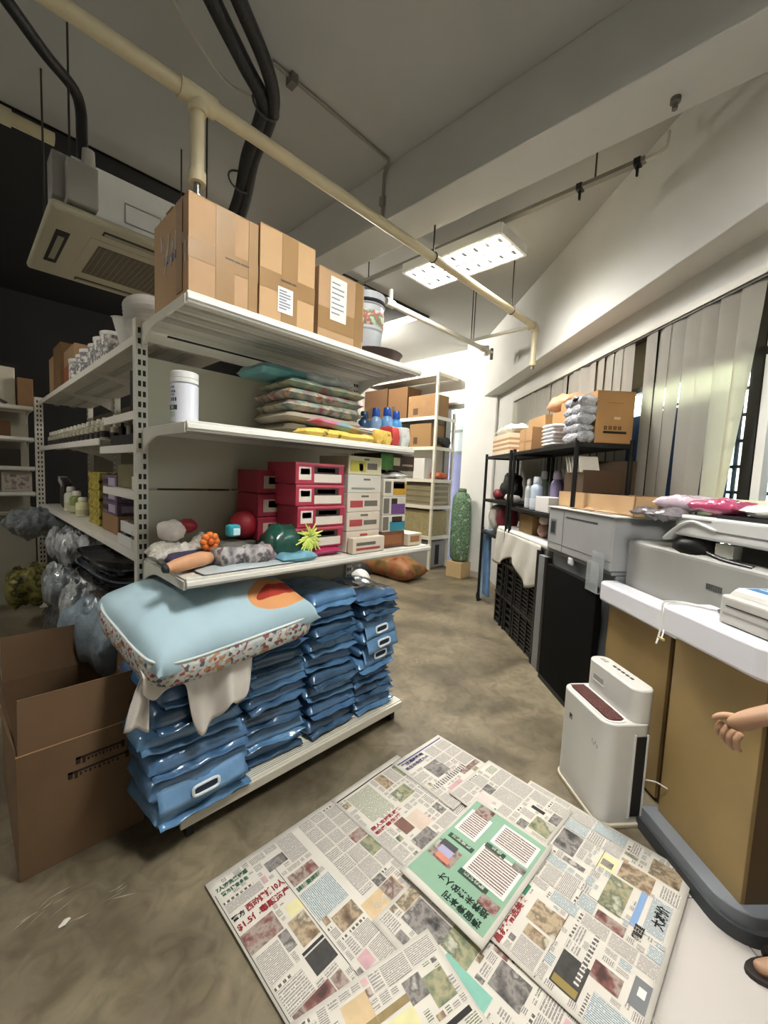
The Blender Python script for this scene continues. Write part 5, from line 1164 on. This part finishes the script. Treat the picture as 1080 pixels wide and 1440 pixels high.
# ================================================================== white slotted rack by the back wall
t = thing('white_rack', 'white slotted-angle rack full of cartons in front of the back wall', 'rack', (5.40, 4.12, 0), 0)
wr = M('#d6d1c0', .5)
for x in (0, .50):
    for y in (0, 1.78):
        q = MB(); q.bb(x-.02, x+.02, y-.02, y+.02, 0, 3.22 if x == 0 else 2.62, wr); q.build('post', t)
for z in (.55, 1.06, 1.50, 2.03, 2.52, 3.21):
    q = MB(); q.bb(-.02, .52, -.02, 1.80, z-.01, z, wr); q.bb(-.025, -.015, -.02, 1.80, z-.055, z, wr); q.bb(-.02, .52, -.025, -.015, z-.055, z, wr); q.build('rack_shelf', t)
for y0, y1, z, h, m_, lb_ in ((.04, .62, 2.522, .36, cardd, 'brown carton on the top tier of the white rack, right end'), (.65, 1.10, 2.522, .54, M('#6b4d2e', .85), 'darker carton on the top tier of the white rack, middle'), (1.13, 1.72, 2.522, .56, M('#5b4128', .85), 'dark carton on the top tier of the white rack, left end'),
        (.10, .56, 2.032, .38, M('#8d6d45', .85), 'brown carton with a faint mark on the second tier of the white rack'), (.62, 1.7, 2.032, .3, M('#3a2f22', .85), 'long dark carton on the second tier of the white rack')):
    tt = cb_box('brown_carton', lb_, 5.41, 5.78, 4.12+y0, 4.12+y1, z, h, m_, group='cartons on the white rack', accents=[(.62, .8, .12, .42, M('#4d3821', .8), 'x')])
tag(MB().pillow(.3, .26, .2, M('#20221d', .7, var=.4), 14, 12, 161, .04).build('black_bundle', None, (5.72, 4.27, 2.13), smooth=70), 'black bundle at the right end of the second tier of the white rack', 'bundle')
tag(MB().bb(-.12, .12, -.12, .12, 0, .34, M('#cfcdc6', .5)).build('white_box', None, (5.54, 4.45, 1.502), bevel=.005), 'white box on the third tier of the white rack', 'box')
tag(MB().pillow(.3, .24, .12, M('#b35a3c', .5, var=.3), 14, 12, 162, .02).build('orange_packet', None, (5.72, 4.25, 1.565), smooth=70), 'orange packet on the third tier of the white rack', 'packet')
for k in range(4): cb_box('lattice_case', 'beige case with slats, %s from the bottom of the fourth tier of the white rack' % ORD[k], 5.42, 5.88, 4.14, 4.9, 1.062+k*.095, .092, M('#8b8164', .7, var=.2), group='beige cases on the white rack', accents=[(.05, .95, .3, .7, M('#6d6449', .7), 'x'), (.05, .95, .35, .7, M('#a39a80', .7), 'y')])
cb_box('beige_case', 'large beige woven case on the fifth tier of the white rack', 5.42, 5.88, 4.14, 4.95, .552, .42, M('#9a8e64', .8, var=.2, scale=20.))
cb_box('grey_crate', 'grey panel case on the bottom of the white rack, dark slot', 5.42, 5.88, 4.14, 4.7, .012, .45, M('#8f8d88', .6), accents=[(.35, .6, .1, .85, M('#23211f', .7), 'y')])
# green netted sack, carton
t = thing('bottle_sack', 'tall green mottled sack of bottles against the white pillar', 'sack', (5.43, 3.56, .24), 0)
o = MB(); o.lathe([(.10, 0), (.15, .05), (.17, .3), (.165, .8), (.15, .98), (.11, 1.05), (.06, 1.08)], MN('green_net', ['#2f4a38', '#6f8f6c', '#3d5a45', '#a3b79a'], 16, detail=5), n=24, X=Matrix.Scale(.7, 4, (1, 0, 0))); o.build('sack', t, smooth=60)
q = MB(); q.lathe([(.05, 1.07), (.07, 1.09), (.07, 1.12), (.05, 1.14)], M('#5d6f4c', .6), n=14, X=Matrix.Scale(.7, 4, (1, 0, 0))); q.build('neck', t, smooth=40)
cb_box('beige_carton', 'beige carton on the floor under the green sack', 5.30, 5.56, 3.42, 3.70, 0, .238, M('#b39a70', .8))
# brown bag and helmet-like white ball behind the gondola
t = thing('orange_sack', 'orange-brown printed sack lying on the floor behind the gondola', 'sack', (4.62, 4.25, .12), R(92))
MB().pillow(1.1, .5, .34, MN('sack_print', ['#55301f', '#8a5232', '#955f35', '#6f6233', '#633a24'], 5, detail=4), 24, 16, 171, .03, 4.).build('sack', t, smooth=70)
t = thing('white_ball', 'white rounded lid showing behind the blue bags', 'ball', (3.60, 3.84, 0), 0)
MB().blob((0, 0, .15), (.12, .15, .15), M('#d8d8d4', .4), 20, 14, 3, .03).build('shell', t, smooth=70)
tag(MB().pillow(.5, .6, .3, M('#1c1a1a', .5, var=.4), 20, 16, 173, .04).build('dark_bag', None, (3.75, 4.3, .15), R(10), smooth=70), 'dark bag on the floor behind the white ball', 'bag')
# ================================================================== newspapers spread on the floor
def newsmat(name, period, vert=False, inkc='#8a8581', pap='#d6d1c7', dens=.62):
    m = bpy.data.materials.new(name); m.use_nodes = True; nt = m.node_tree; b = nt.nodes['Principled BSDF']; b.inputs['Roughness'].default_value = .8
    tc = nt.nodes.new('ShaderNodeTexCoord'); sp = nt.nodes.new('ShaderNodeSeparateXYZ'); nt.links.new(tc.outputs['Object'], sp.inputs[0])
    def mth(op, a, b_=None):
        n = nt.nodes.new('ShaderNodeMath'); n.operation = op
        for i, v in enumerate((a, b_)):
            if v is None: continue
            if isinstance(v, (int, float)): n.inputs[i].default_value = v
            else: nt.links.new(v, n.inputs[i])
        return n.outputs[0]
    ax, ay = ('Y', 'X') if vert else ('X', 'Y')
    row = mth('LESS_THAN', mth('FRACT', mth('MULTIPLY', sp.outputs[ay], 1/period)), .62)
    n = nt.nodes.new('ShaderNodeTexNoise'); n.inputs['Scale'].default_value = 1; n.inputs['Detail'].default_value = 2
    mp = nt.nodes.new('ShaderNodeMapping'); nt.links.new(tc.outputs['Object'], mp.inputs['Vector'])
    mp.inputs['Scale'].default_value = (1/period*.6, 400, 1) if vert else (400, 1/period*.6, 1)
    if vert: mp.inputs['Scale'].default_value = (1/period, 260, 1)
    else: mp.inputs['Scale'].default_value = (260, 1/period, 1)
    nt.links.new(mp.outputs['Vector'], n.inputs['Vector'])
    ch = mth('GREATER_THAN', n.outputs['Fac'], 1-dens)
    f = mth('MULTIPLY', row, ch)
    mx = nt.nodes.new('ShaderNodeMix'); mx.data_type = 'RGBA'; mx.inputs['A'].default_value = lin(pap); mx.inputs['B'].default_value = lin(inkc)
    nt.links.new(f, mx.inputs['Factor']); nt.links.new(mx.outputs['Result'], b.inputs['Base Color'])
    return m
npap = M('#d3cec3', .8, var=.05, scale=5.); ntx = newsmat('newsprint_columns', .0052); ntv = newsmat('newsprint_vertical', .0052, True); ntc = newsmat('newsprint_coarse', .008, False, '#8f8a84', '#d3cec5', .6)
ntg = newsmat('newsprint_tinted', .006, False, '#7d7a70', '#d8dcc6'); ntb = newsmat('newsprint_bluish', .006, True, '#7d8486', '#cfd9d8')
phA = MN('photo_grey', ['#3a3837', '#6b6763', '#8f8a85', '#5a5653', '#b4afa8'], 20, detail=10, rough=.8); phB = MN('photo_red', ['#4a3330', '#7d504b', '#a3968c', '#6c534b', '#b7aaa2'], 17, detail=10, rough=.8)
phC = MN('photo_brown', ['#544638', '#85705a', '#b3a084', '#6f6350', '#c4b8a2'], 18, detail=10, rough=.8); phG = MN('photo_green', ['#4a5042', '#7b8468', '#a39c7c', '#636b55', '#b7b5a2'], 17, detail=10, rough=.8)
tan_ = M('#cdb48c', .8, var=.2, scale=14.); yl = M('#d9d3a0', .8, var=.12, scale=14.); teal = M('#7fb5a4', .8, var=.08, scale=20.); gad = M('#86a990', .8, var=.04, scale=12.)
bars = M('#2b2927', .8); grh = M('#3d7d62', .8); rdh = M('#b5414a', .8); blh = M('#4a4a7d', .8); dkad = M('#403e3c', .8, var=.25, scale=60.); pbl = M('#7d9cc4', .8); ggr = M('#737577', .8)
pink_ = M('#c9a3a6', .8, var=.2, scale=20.); wpap = M('#e6e2d9', .8)
def Hh(x, y):
    return .0035*(NZ.noise(V((x*3.1, y*3.1, 2.)))+.5*NZ.noise(V((x*8., y*8., 5.))))+.0035
class Sheet:
    def __init__(s, name, label, x0, x1, y0, y1, off, rz=0., lift=None):
        s.off = off; s.rz = rz; s.lift = lift
        s.o = ((x0+x1)/2, (y0+y1)/2); s.hx, s.hy = (x1-x0)/2, (y1-y0)/2
        s.t = thing(name, label, 'newspaper', (*s.o, 0), rz, 'newspapers on the floor')
        s.pr = MB(); s.used = []; s.n = 0; s.tx = MB()
    def z(s, x, y, e=0.):
        c, q = cos(s.rz), sin(s.rz); wx, wy = s.o[0]+x*c-y*q, s.o[1]+x*q+y*c
        h = Hh(wx, wy)+s.off+e
        if s.lift: h += s.lift(x, y)
        return h
    def patch(s, mb, x0, x1, y0, y1, mat, e):
        nu, nv = max(1, math.ceil((x1-x0)/.035)), max(1, math.ceil((y1-y0)/.035))
        mb.grid(lambda u, v: (x0+(x1-x0)*u, y0+(y1-y0)*v, s.z(x0+(x1-x0)*u, y0+(y1-y0)*v, e)), nu, nv, mat)
    def loc(s, x, y): return (x-s.o[0], y-s.o[1])
    def item(s, x0, x1, y0, y1, mat, world=True, e=.0008, use=True):
        if world: x0, y0 = s.loc(x0, y0); x1, y1 = s.loc(x1, y1)
        s.n += 1
        s.patch(s.pr, x0, x1, y0, y1, mat, e+.00001*s.n)
        if use: s.used.append((x0, x1, y0, y1))
    def head(s, st, x0, y0, w, h, mat, world=True, ang=0., bold=.03, use=True):
        """headline fitted into a w by h strip whose lower-left is x0,y0"""
        if world: x0, y0 = s.loc(x0, y0)
        t = MB().text(st, 1., mat, Matrix.Identity(4), bold=bold)
        xs = [p[0] for p in t.v]; ys = [p[1] for p in t.v]
        if not xs: return
        a0, a1, b0, b1 = min(xs), max(xs), min(ys), max(ys); c, q = cos(ang), sin(ang)
        vs = []
        for p in t.v:
            u, v = (p[0]-a0)/(a1-a0)*w, (p[1]-b0)/(b1-b0)*h
            x, y = x0+u*c-v*q, y0+u*q+v*c
            vs.append((x, y, s.z(x, y, .0018)))
        o = MB(); o.add(vs, t.f, mat); o.build('headline', s.t)
        if use:
            if abs(ang) < .1: s.used.append((x0, x0+w, y0, y0+h))
            else: s.used.append((x0-h, x0, y0, y0+w))
    def fill(s, rects, seed, kinds=(ntx, ntx, ntx, ntv, ntc), ph=.16, size=.11):
        rnd = random.Random(seed)
        def hit(r):
            for u in s.used:
                ix = min(r[1], u[1])-max(r[0], u[0]); iy = min(r[3], u[3])-max(r[2], u[2])
                if ix > .002 and iy > .002: return True
            return False
        def rec(x0, x1, y0, y1, d):
            w, h = x1-x0, y1-y0
            if w < .02 or h < .016: return
            if max(w, h) > size*(1+.6*rnd.random()) or (hit((x0, x1, y0, y1)) and max(w, h) > .035):
                k = .5+rnd.uniform(-.12, .12)
                if w > h: rec(x0, x0+w*k, y0, y1, d+1); rec(x0+w*k, x1, y0, y1, d+1)
                else: rec(x0, x1, y0, y0+h*k, d+1); rec(x0, x1, y0+h*k, y1, d+1)
                return
            g = .0035; r = (x0+g, x1-g, y0+g, y1-g)
            if hit(r): return
            q = rnd.random()
            if q < ph: s.item(*r, rnd.choice((phA, phA, phB, phC, phG, pink_)), world=False, use=False)
            elif q < ph+.22 and r[3]-r[2] > .03:
                s.item(r[0], r[1], r[2], r[3]-.014, rnd.choice(kinds), world=False, use=False)
                s.item(r[0], r[0]+(r[1]-r[0])*rnd.uniform(.5, .95), r[3]-.011, r[3]-.002, rnd.choice((newshead, newshead, newshead2)), world=False, use=False)
            else: s.item(*r, rnd.choice(kinds), world=False, use=False)
        for r in rects:
            x0, y0 = s.loc(r[0], r[2]); x1, y1 = s.loc(r[1], r[3]); rec(x0, x1, y0, y1, 0)
    def done(s, paper_mat=None, thick=.0007):
        b = MB(); s.patch(b, -s.hx, s.hx, -s.hy, s.hy, paper_mat or npap, -thick/2)
        b.build('paper', s.t, smooth=60, solid=thick)
        if s.pr.v: s.pr.build('printed_columns', s.t, smooth=60)
newshead = newsmat('headline_strokes', .016, True, '#5b5754', '#d9d4ca', .62); newshead2 = newsmat('headline_strokes_thin', .010, True, '#6b6763', '#d9d4ca', .6)
# left page spread
s = Sheet('newspaper', 'newspaper spread at the left of the patch, red headline about ten arrests', .575, 1.24, .70, 1.365, .009)
s.head('7人涉洗黑钱案', .592, 1.302, .118, .020, grh); s.head('警方搜查多处', .60, 1.277, .10, .018, grh)
s.head('西动搜捕10人', .640, 1.170, .145, .030, rdh); s.head('$1.5亿毒贩资产', .590, 1.132, .195, .028, rdh); s.head('警方', .588, 1.172, .045, .02, bars)
s.item(.585, .70, 1.045, 1.12, phB); s.item(.672, .705, .975, 1.04, phA); s.item(.765, .845, 1.245, 1.29, phA); s.item(.80, .91, 1.135, 1.185, phB)
s.head('狮城要闻版', .80, 1.108, .10, .02, grh); s.item(.735, .79, 1.055, 1.10, yl); s.item(.715, .78, .955, 1.05, phC); s.item(.70, .78, .865, .93, dkad); s.item(.70, .78, .935, .945, bars)
s.item(.795, .925, .98, 1.10, ntb); s.item(.595, .72, .78, .84, phB)
s.item(.582, .584, .72, 1.30, bars); s.item(.787, .789, .72, 1.25, bars)
s.item(.93, 1.09, .78, .925, tan_); s.item(1.02, 1.085, .86, .925, phB, use=False, e=.0012); s.item(.945, 1.0, .80, .84, phA, use=False, e=.0012); s.head('开心食品', .96, .87, .06, .03, wpap, use=False)
s.fill([(.588, .925, .71, 1.345)], 3); s.fill([(.955, 1.225, .71, 1.345)], 4, kinds=(ntx, ntc, ntc, ntv), ph=.12, size=.07)
s.done()
# sheet right of it, red headline and tan advert
s = Sheet('newspaper', 'newspaper page along the top of the patch with a pale advert and red headline', 1.145, 1.60, .86, 1.362, .0125)
s.item(1.155, 1.60, 1.325, 1.332, bars); s.item(1.16, 1.195, 1.27, 1.30, phC); s.item(1.20, 1.335, 1.14, 1.315, ntg)
s.head('国人支持新政策', 1.17, 1.105, .18, .020, rdh); s.head('盼改善生活', 1.17, 1.08, .15, .019, rdh); s.item(1.26, 1.315, 1.0, 1.075, M('#7d5a4e', .8, var=.2, scale=20.)); s.item(1.32, 1.40, .97, 1.06, M('#d2bfae', .8, var=.1, scale=20.)); s.item(1.25, 1.36, .90, .97, phA)
s.item(1.37, 1.47, 1.13, 1.2, phG)
s.fill([(1.155, 1.595, .87, 1.32)], 8, ph=.12, size=.10); s.done()
# small page at the far corner with violet headline
def lf(x, y): return .012*max(0, (-y-.12)/.12)**2 if y < -.12 else 0
s = Sheet('newspaper', 'small newspaper page at the far corner of the patch with a violet headline', 1.515, 1.895, .93, 1.322, .0165, R(-2), lambda x, y: .010*max(0., (-y-.14)/.06)**1.5*.4)
s.item(1.53, 1.88, 1.292, 1.300, blh); s.head('严控通胀影响', 1.54, 1.262, .16, .024, blh); s.head('民生市场压力大', 1.54, 1.232, .17, .022, blh)
s.item(1.62, 1.72, 1.10, 1.20, phA); s.item(1.55, 1.80, 1.055, 1.085, newshead); s.item(1.74, 1.88, 1.03, 1.06, phB); s.item(1.60, 1.70, .98, 1.03, pink_)
s.fill([(1.525, 1.885, .94, 1.285)], 12, ph=.10); s.done()
# centre-bottom page with teal patch and black and white photo
s = Sheet('newspaper', 'newspaper page under the green one with a striped photo and teal patch', .92, 1.32, .10, .86, .0122)
s.item(1.0, 1.10, .66, .80, phA); s.item(.955, 1.03, .47, .63, teal); s.item(1.03, 1.12, .56, .66, phG); s.item(1.05, 1.14, .40, .5, phA)
for k in range(7): s.item(.945+k*.011, .950+k*.011, .665, .705, bars)
s.fill([(.94, 1.31, .12, .85)], 17, ph=.3, size=.09, kinds=(ntx, ntg, ntc)); s.done()
# bottom-left page, turned
s = Sheet('newspaper', 'newspaper page nearest the camera, turned slightly, olive advert strip', .49, .96, .10, .78, .0185, R(-14))
s.item(.62, .70, .66, .74, tan_); s.item(.56, .80, .655, .675, M('#8f7d55', .8, var=.2, scale=30.)); s.item(.60, .80, .50, .645, yl); s.item(.80, .86, .64, .70, phA); s.item(.86, .93, .60, .68, phG); s.item(.82, .94, .55, .565, bars)
s.fill([(.505, .95, .12, .77)], 23, ph=.16, kinds=(ntx, ntg, ntc, ntx)); s.done()
# large right-hand sheet
s = Sheet('newspaper', 'large newspaper sheet at the right of the patch reaching the counter, red vertical headline', 1.155, 1.935, .125, .785, .0215, R(-1.5))
s.head('昌叔·精选美食', 1.165, .515, .205, .024, rdh); s.item(1.305, 1.395, .395, .495, phC); s.item(1.19, 1.305, .285, .365, dkad); s.item(1.195, 1.22, .29, .36, M('#8f7d45', .8), use=False, e=.0014)
s.item(1.54, 1.70, .27, .345, phG); s.item(1.71, 1.80, .22, .33, phC); s.item(1.81, 1.90, .15, .25, phC); s.item(1.55, 1.71, .225, .245, pbl); s.item(1.56, 1.72, .15, .21, ntb); s.item(1.70, 1.78, .34, .40, yl); s.item(1.715, 1.75, .35, .39, phA, use=False, e=.0014)
s.head('超级巨星', 1.505, .20, .06, .03, bars); s.item(1.29, 1.35, .205, .285, phB); s.item(1.30, 1.395, .14, .185, ggr); s.item(1.34, 1.37, .15, .17, wpap, use=False, e=.0014); s.item(1.23, 1.42, .295, .31, newshead)
s.head('大减价', 1.60, .155, .10, .04, bars, use=False); s.item(1.37, 1.42, .53, .60, grh); s.item(1.62, 1.645, .42, .5, phA)
s.item(1.16, 1.92, .395, .397, bars, use=False); s.item(1.545, 1.547, .14, .77, bars, use=False)
s.fill([(1.165, 1.925, .135, .775)], 31, kinds=(ntv, ntv, ntx, ntc, ntb), ph=.07, size=.11); s.done()
# page along the far right edge
s = Sheet('newspaper', 'newspaper page along the far right edge of the patch behind the green one', 1.56, 1.905, .56, 1.0, .0255, R(-2.5))
s.item(1.70, 1.75, .86, .91, phA); s.item(1.64, 1.69, .66, .70, phA); s.item(1.60, 1.68, .83, .90, M('#d3c2bd', .8, var=.1, scale=20.)); s.item(1.78, 1.80, .64, .70, bars); s.item(1.82, 1.88, .93, .97, ntg)
s.fill([(1.57, 1.895, .57, .99)], 37, kinds=(ntv, ntx, ntx), ph=.08); s.done()
# folded green advert section on top
s = Sheet('newspaper', 'green advert newspaper page lying on top in the middle, upside-down headline', 1.105, 1.63, .545, .90, .030, R(-1), lambda x, y: .004*(abs(x)/.26)**4)
s.item(1.135, 1.615, .562, .888, gad, use=False)
def gbox(x0, x1, y0, y1): s.item(x0, x1, y0, y1, wpap, e=.0012, use=False); s.item(x0+.01, x1-.01, y0+.012, y1-.012, newsgap, e=.0014, use=False)
newsgap = newsmat('advert_lines', .012, True, '#7d6a66', '#e6e2d9', .66)
gbox(1.42, 1.56, .775, .875); gbox(1.47, 1.59, .575, .735); gbox(1.29, 1.445, .575, .745)
for x0, x1, y0, y1 in ((1.365, 1.39, .755, .87), (1.435, 1.46, .655, .74), (1.262, 1.287, .63, .75)): s.item(x0, x1, y0, y1, M('#2f4a3a', .8), e=.0012, use=False)
s.item(1.245, 1.335, .775, .90-.02, phB, e=.0012, use=False); s.item(1.31, 1.345, .80, .87, M('#4a4a4a', .8, var=.2), e=.0014, use=False); s.item(1.28, 1.315, .80, .86, M('#a9a4c4', .8), e=.0015, use=False); s.item(1.255, 1.28, .79, .85, M('#c9826a', .8, var=.2), e=.0015, use=False); s.item(1.22, 1.265, .57, .64, phB, e=.0012, use=False); s.item(1.55, 1.61, .79, .86, phB, e=.0012, use=False); s.item(1.43, 1.46, .57, .62, phA, e=.0012, use=False)
dkg = M('#1f3a2c', .8)
s.head('培养未来的人才', 1.222, .585, .205, .034, dkg, ang=pi/2); s.head('请留意本刊', 1.175, .585, .15, .034, dkg, ang=pi/2)
s.head('改变学习', 1.389, .77, .085, .015, wpap, ang=pi/2); s.head('成长', 1.459, .67, .045, .015, wpap, ang=pi/2); s.head('提升技能', 1.286, .645, .085, .015, wpap, ang=pi/2)
s.done(thick=.004)
# ================================================================== person at the right edge (only an arm and a foot reach into view)
skin = M('#b08a6c', .55, var=.06, scale=10.)
def skin_obj(name, chains, mat, parent=None, sub=2):
    """each chain is a list of (point, radius) or (index-of-existing, ) to branch from"""
    vs = []; rs = []; es = []; roots = []
    for ch in chains:
        prev = None
        for e in ch:
            if isinstance(e, int): prev = e; continue
            p, r = e; vs.append(p); rs.append(r); k = len(vs)-1
            if prev is None: roots.append(k)
            else: es.append((prev, k))
            prev = k
    me = bpy.data.meshes.new(name); me.from_pydata(vs, es, []); me.materials.append(mat)
    o = bpy.data.objects.new(name, me); COL.objects.link(o)
    m = o.modifiers.new('skin', 'SKIN'); m.use_smooth_shade = True
    for i, r in enumerate(rs):
        d = me.skin_vertices[0].data[i]; d.radius = (r, r) if not isinstance(r, tuple) else r; d.use_root = i in roots
    q = o.modifiers.new('sub', 'SUBSURF'); q.levels = sub; q.render_levels = sub
    if parent is not None: o.parent = parent
    return o
# local frame: x = along the wall away from camera (s), y = left (-d); the person faces +y
PS, PD = .915, 1.49
px_ = Wt('person', 'person at the right edge, only a bent bare forearm, hand and slippered foot in view', 'person', PS, PD, 0)
def Lp(s_, d_, z_): return (s_-PS, -(d_-PD), z_)
body = [
    [((0, 0, .93), .135), ((0, .01, 1.08), .125), ((0, .0, 1.24), .135), ((0, -.01, 1.36), .11), ((0, 0, 1.44), .055), ((0, .015, 1.50), .05), ((0, .02, 1.58), (.085, .10)), ((0, .015, 1.66), (.075, .085))],
    [3, ((.17, -.01, 1.35), .055), (Lp(.99, 1.47, 1.10), .044), (Lp(1.055, 1.33, .945), .040), (Lp(1.083, 1.215, .873), .030), (Lp(1.096, 1.165, .856), .028)],
    [3, ((-.17, -.01, 1.35), .055), ((-.22, -.03, 1.10), .044), ((-.23, .06, .90), .036), ((-.23, .10, .80), .03), ((-.23, .12, .73), .03)],
    [0, ((.09, 0, .82), .085), ((.12, .02, .50), .058), ((.135, .03, .28), .052), ((.15, .02, .09), .034), ((.165, .08, .05), .032), ((.185, .17, .035), .030), ((.195, .225, .028), .018)],
    [0, ((-.09, 0, .82), .085), ((-.10, .0, .50), .058), ((-.10, -.02, .28), .052), ((-.11, -.03, .09), .034), ((-.12, .03, .05), .032), ((-.125, .12, .035), .03), ((-.13, .18, .026), .018)],
]
body += [[((0, .098, 1.605), .010), ((0, .116, 1.585), .014), ((0, .108, 1.574), .008)], [((.078, .005, 1.575), .012), ((.088, -.003, 1.592), .016), ((.084, -.006, 1.612), .010)], [((-.078, .005, 1.575), .012), ((-.088, -.003, 1.592), .016), ((-.084, -.006, 1.612), .010)]]
# hand: palm droops from the wrist, five fingers hang curled
w0 = Lp(1.096, 1.165, .856)
def off(p, ds, dd, dz): return (p[0]+ds, p[1]-dd, p[2]+dz)
palm = off(w0, .018, -.035, -.028)
body[1] += [(palm, (.034, .022)), (off(palm, .014, -.018, -.03), (.034, .018))]
for k in range(4):
    b0 = off(palm, .002+.019*(k-1.2), -.014-.002*k, -.022)
    L = (.9, 1., .95, .78)[k]
    body.append([(b0, .0105), (off(b0, .004, -.014*L, -.026*L), .0098), (off(b0, .006, -.008*L, -.052*L), .009), (off(b0, .006, .008*L, -.068*L), .0075)])
tb_ = off(palm, .006, -.004, .006)
body.append([(tb_, .013), (off(tb_, .022, -.020, -.004), .0115), (off(tb_, .036, -.034, -.016), .0095), (off(tb_, .043, -.040, -.030), .0075)])
skin_obj('body', body, skin, px_)
skin_obj('shirt', [[((0, 0, .80), .168), ((0, .01, 1.06), .160), ((0, 0, 1.24), .165), ((0, -.01, 1.37), .13)], [3, ((.17, -.01, 1.355), .085), ((.205, .0, 1.20), .080)], [3, ((-.17, -.01, 1.355), .085), ((-.205, -.02, 1.20), .080)]], M('#4b5560', .8), px_)
skin_obj('shorts', [[((0, 0, .92), .15), ((0, 0, .84), .15), ((.09, 0, .74), .115), ((.117, .02, .50), .092)], [1, ((-.09, 0, .74), .115), ((-.10, 0, .50), .092)]], M('#2f2f33', .8), px_)
for ex in (-.031, .031):
    MB().blob((ex, .094, 1.616), (.013, .010, .007), M('#e2ddd6', .3), 10, 8, 1, 0.).build('eye', px_, smooth=70); MB().blob((ex, .103, 1.616), (.006, .004, .006), M('#1b1410', .3), 8, 6, 1, 0.).build('iris', px_, smooth=70)
MB().blob((0, .100, 1.548), (.024, .010, .007), M('#96594e', .5), 12, 8, 1, .05).build('lips', px_, smooth=70)
MB().blob((0, -.018, 1.668), (.100, .108, .092), M('#17130f', .6), 20, 14, 2, .06).build('hair', px_, smooth=70)
for sx, sy, an in ((.178, .115, -8), (-.122, .055, 0)):
    sl = MB(); X = TR(sx, sy, 0) @ RZ(R(an))
    pl = [(.052*sin(a)*(1.0 if cos(a) > 0 else .8), .135*cos(a)) for a in [2*pi*k/24 for k in range(24)]]
    sl.prism(pl[::-1], .002, .022, M('#241a16', .6), X)
    sl.tube([X @ V((.05*cos(pi*k/8), .04, .02+.05*sin(pi*k/8))) for k in range(9)], .014, M('#241a16', .6), 8)
    sl.build('slipper', px_, smooth=50, bevel=.004)
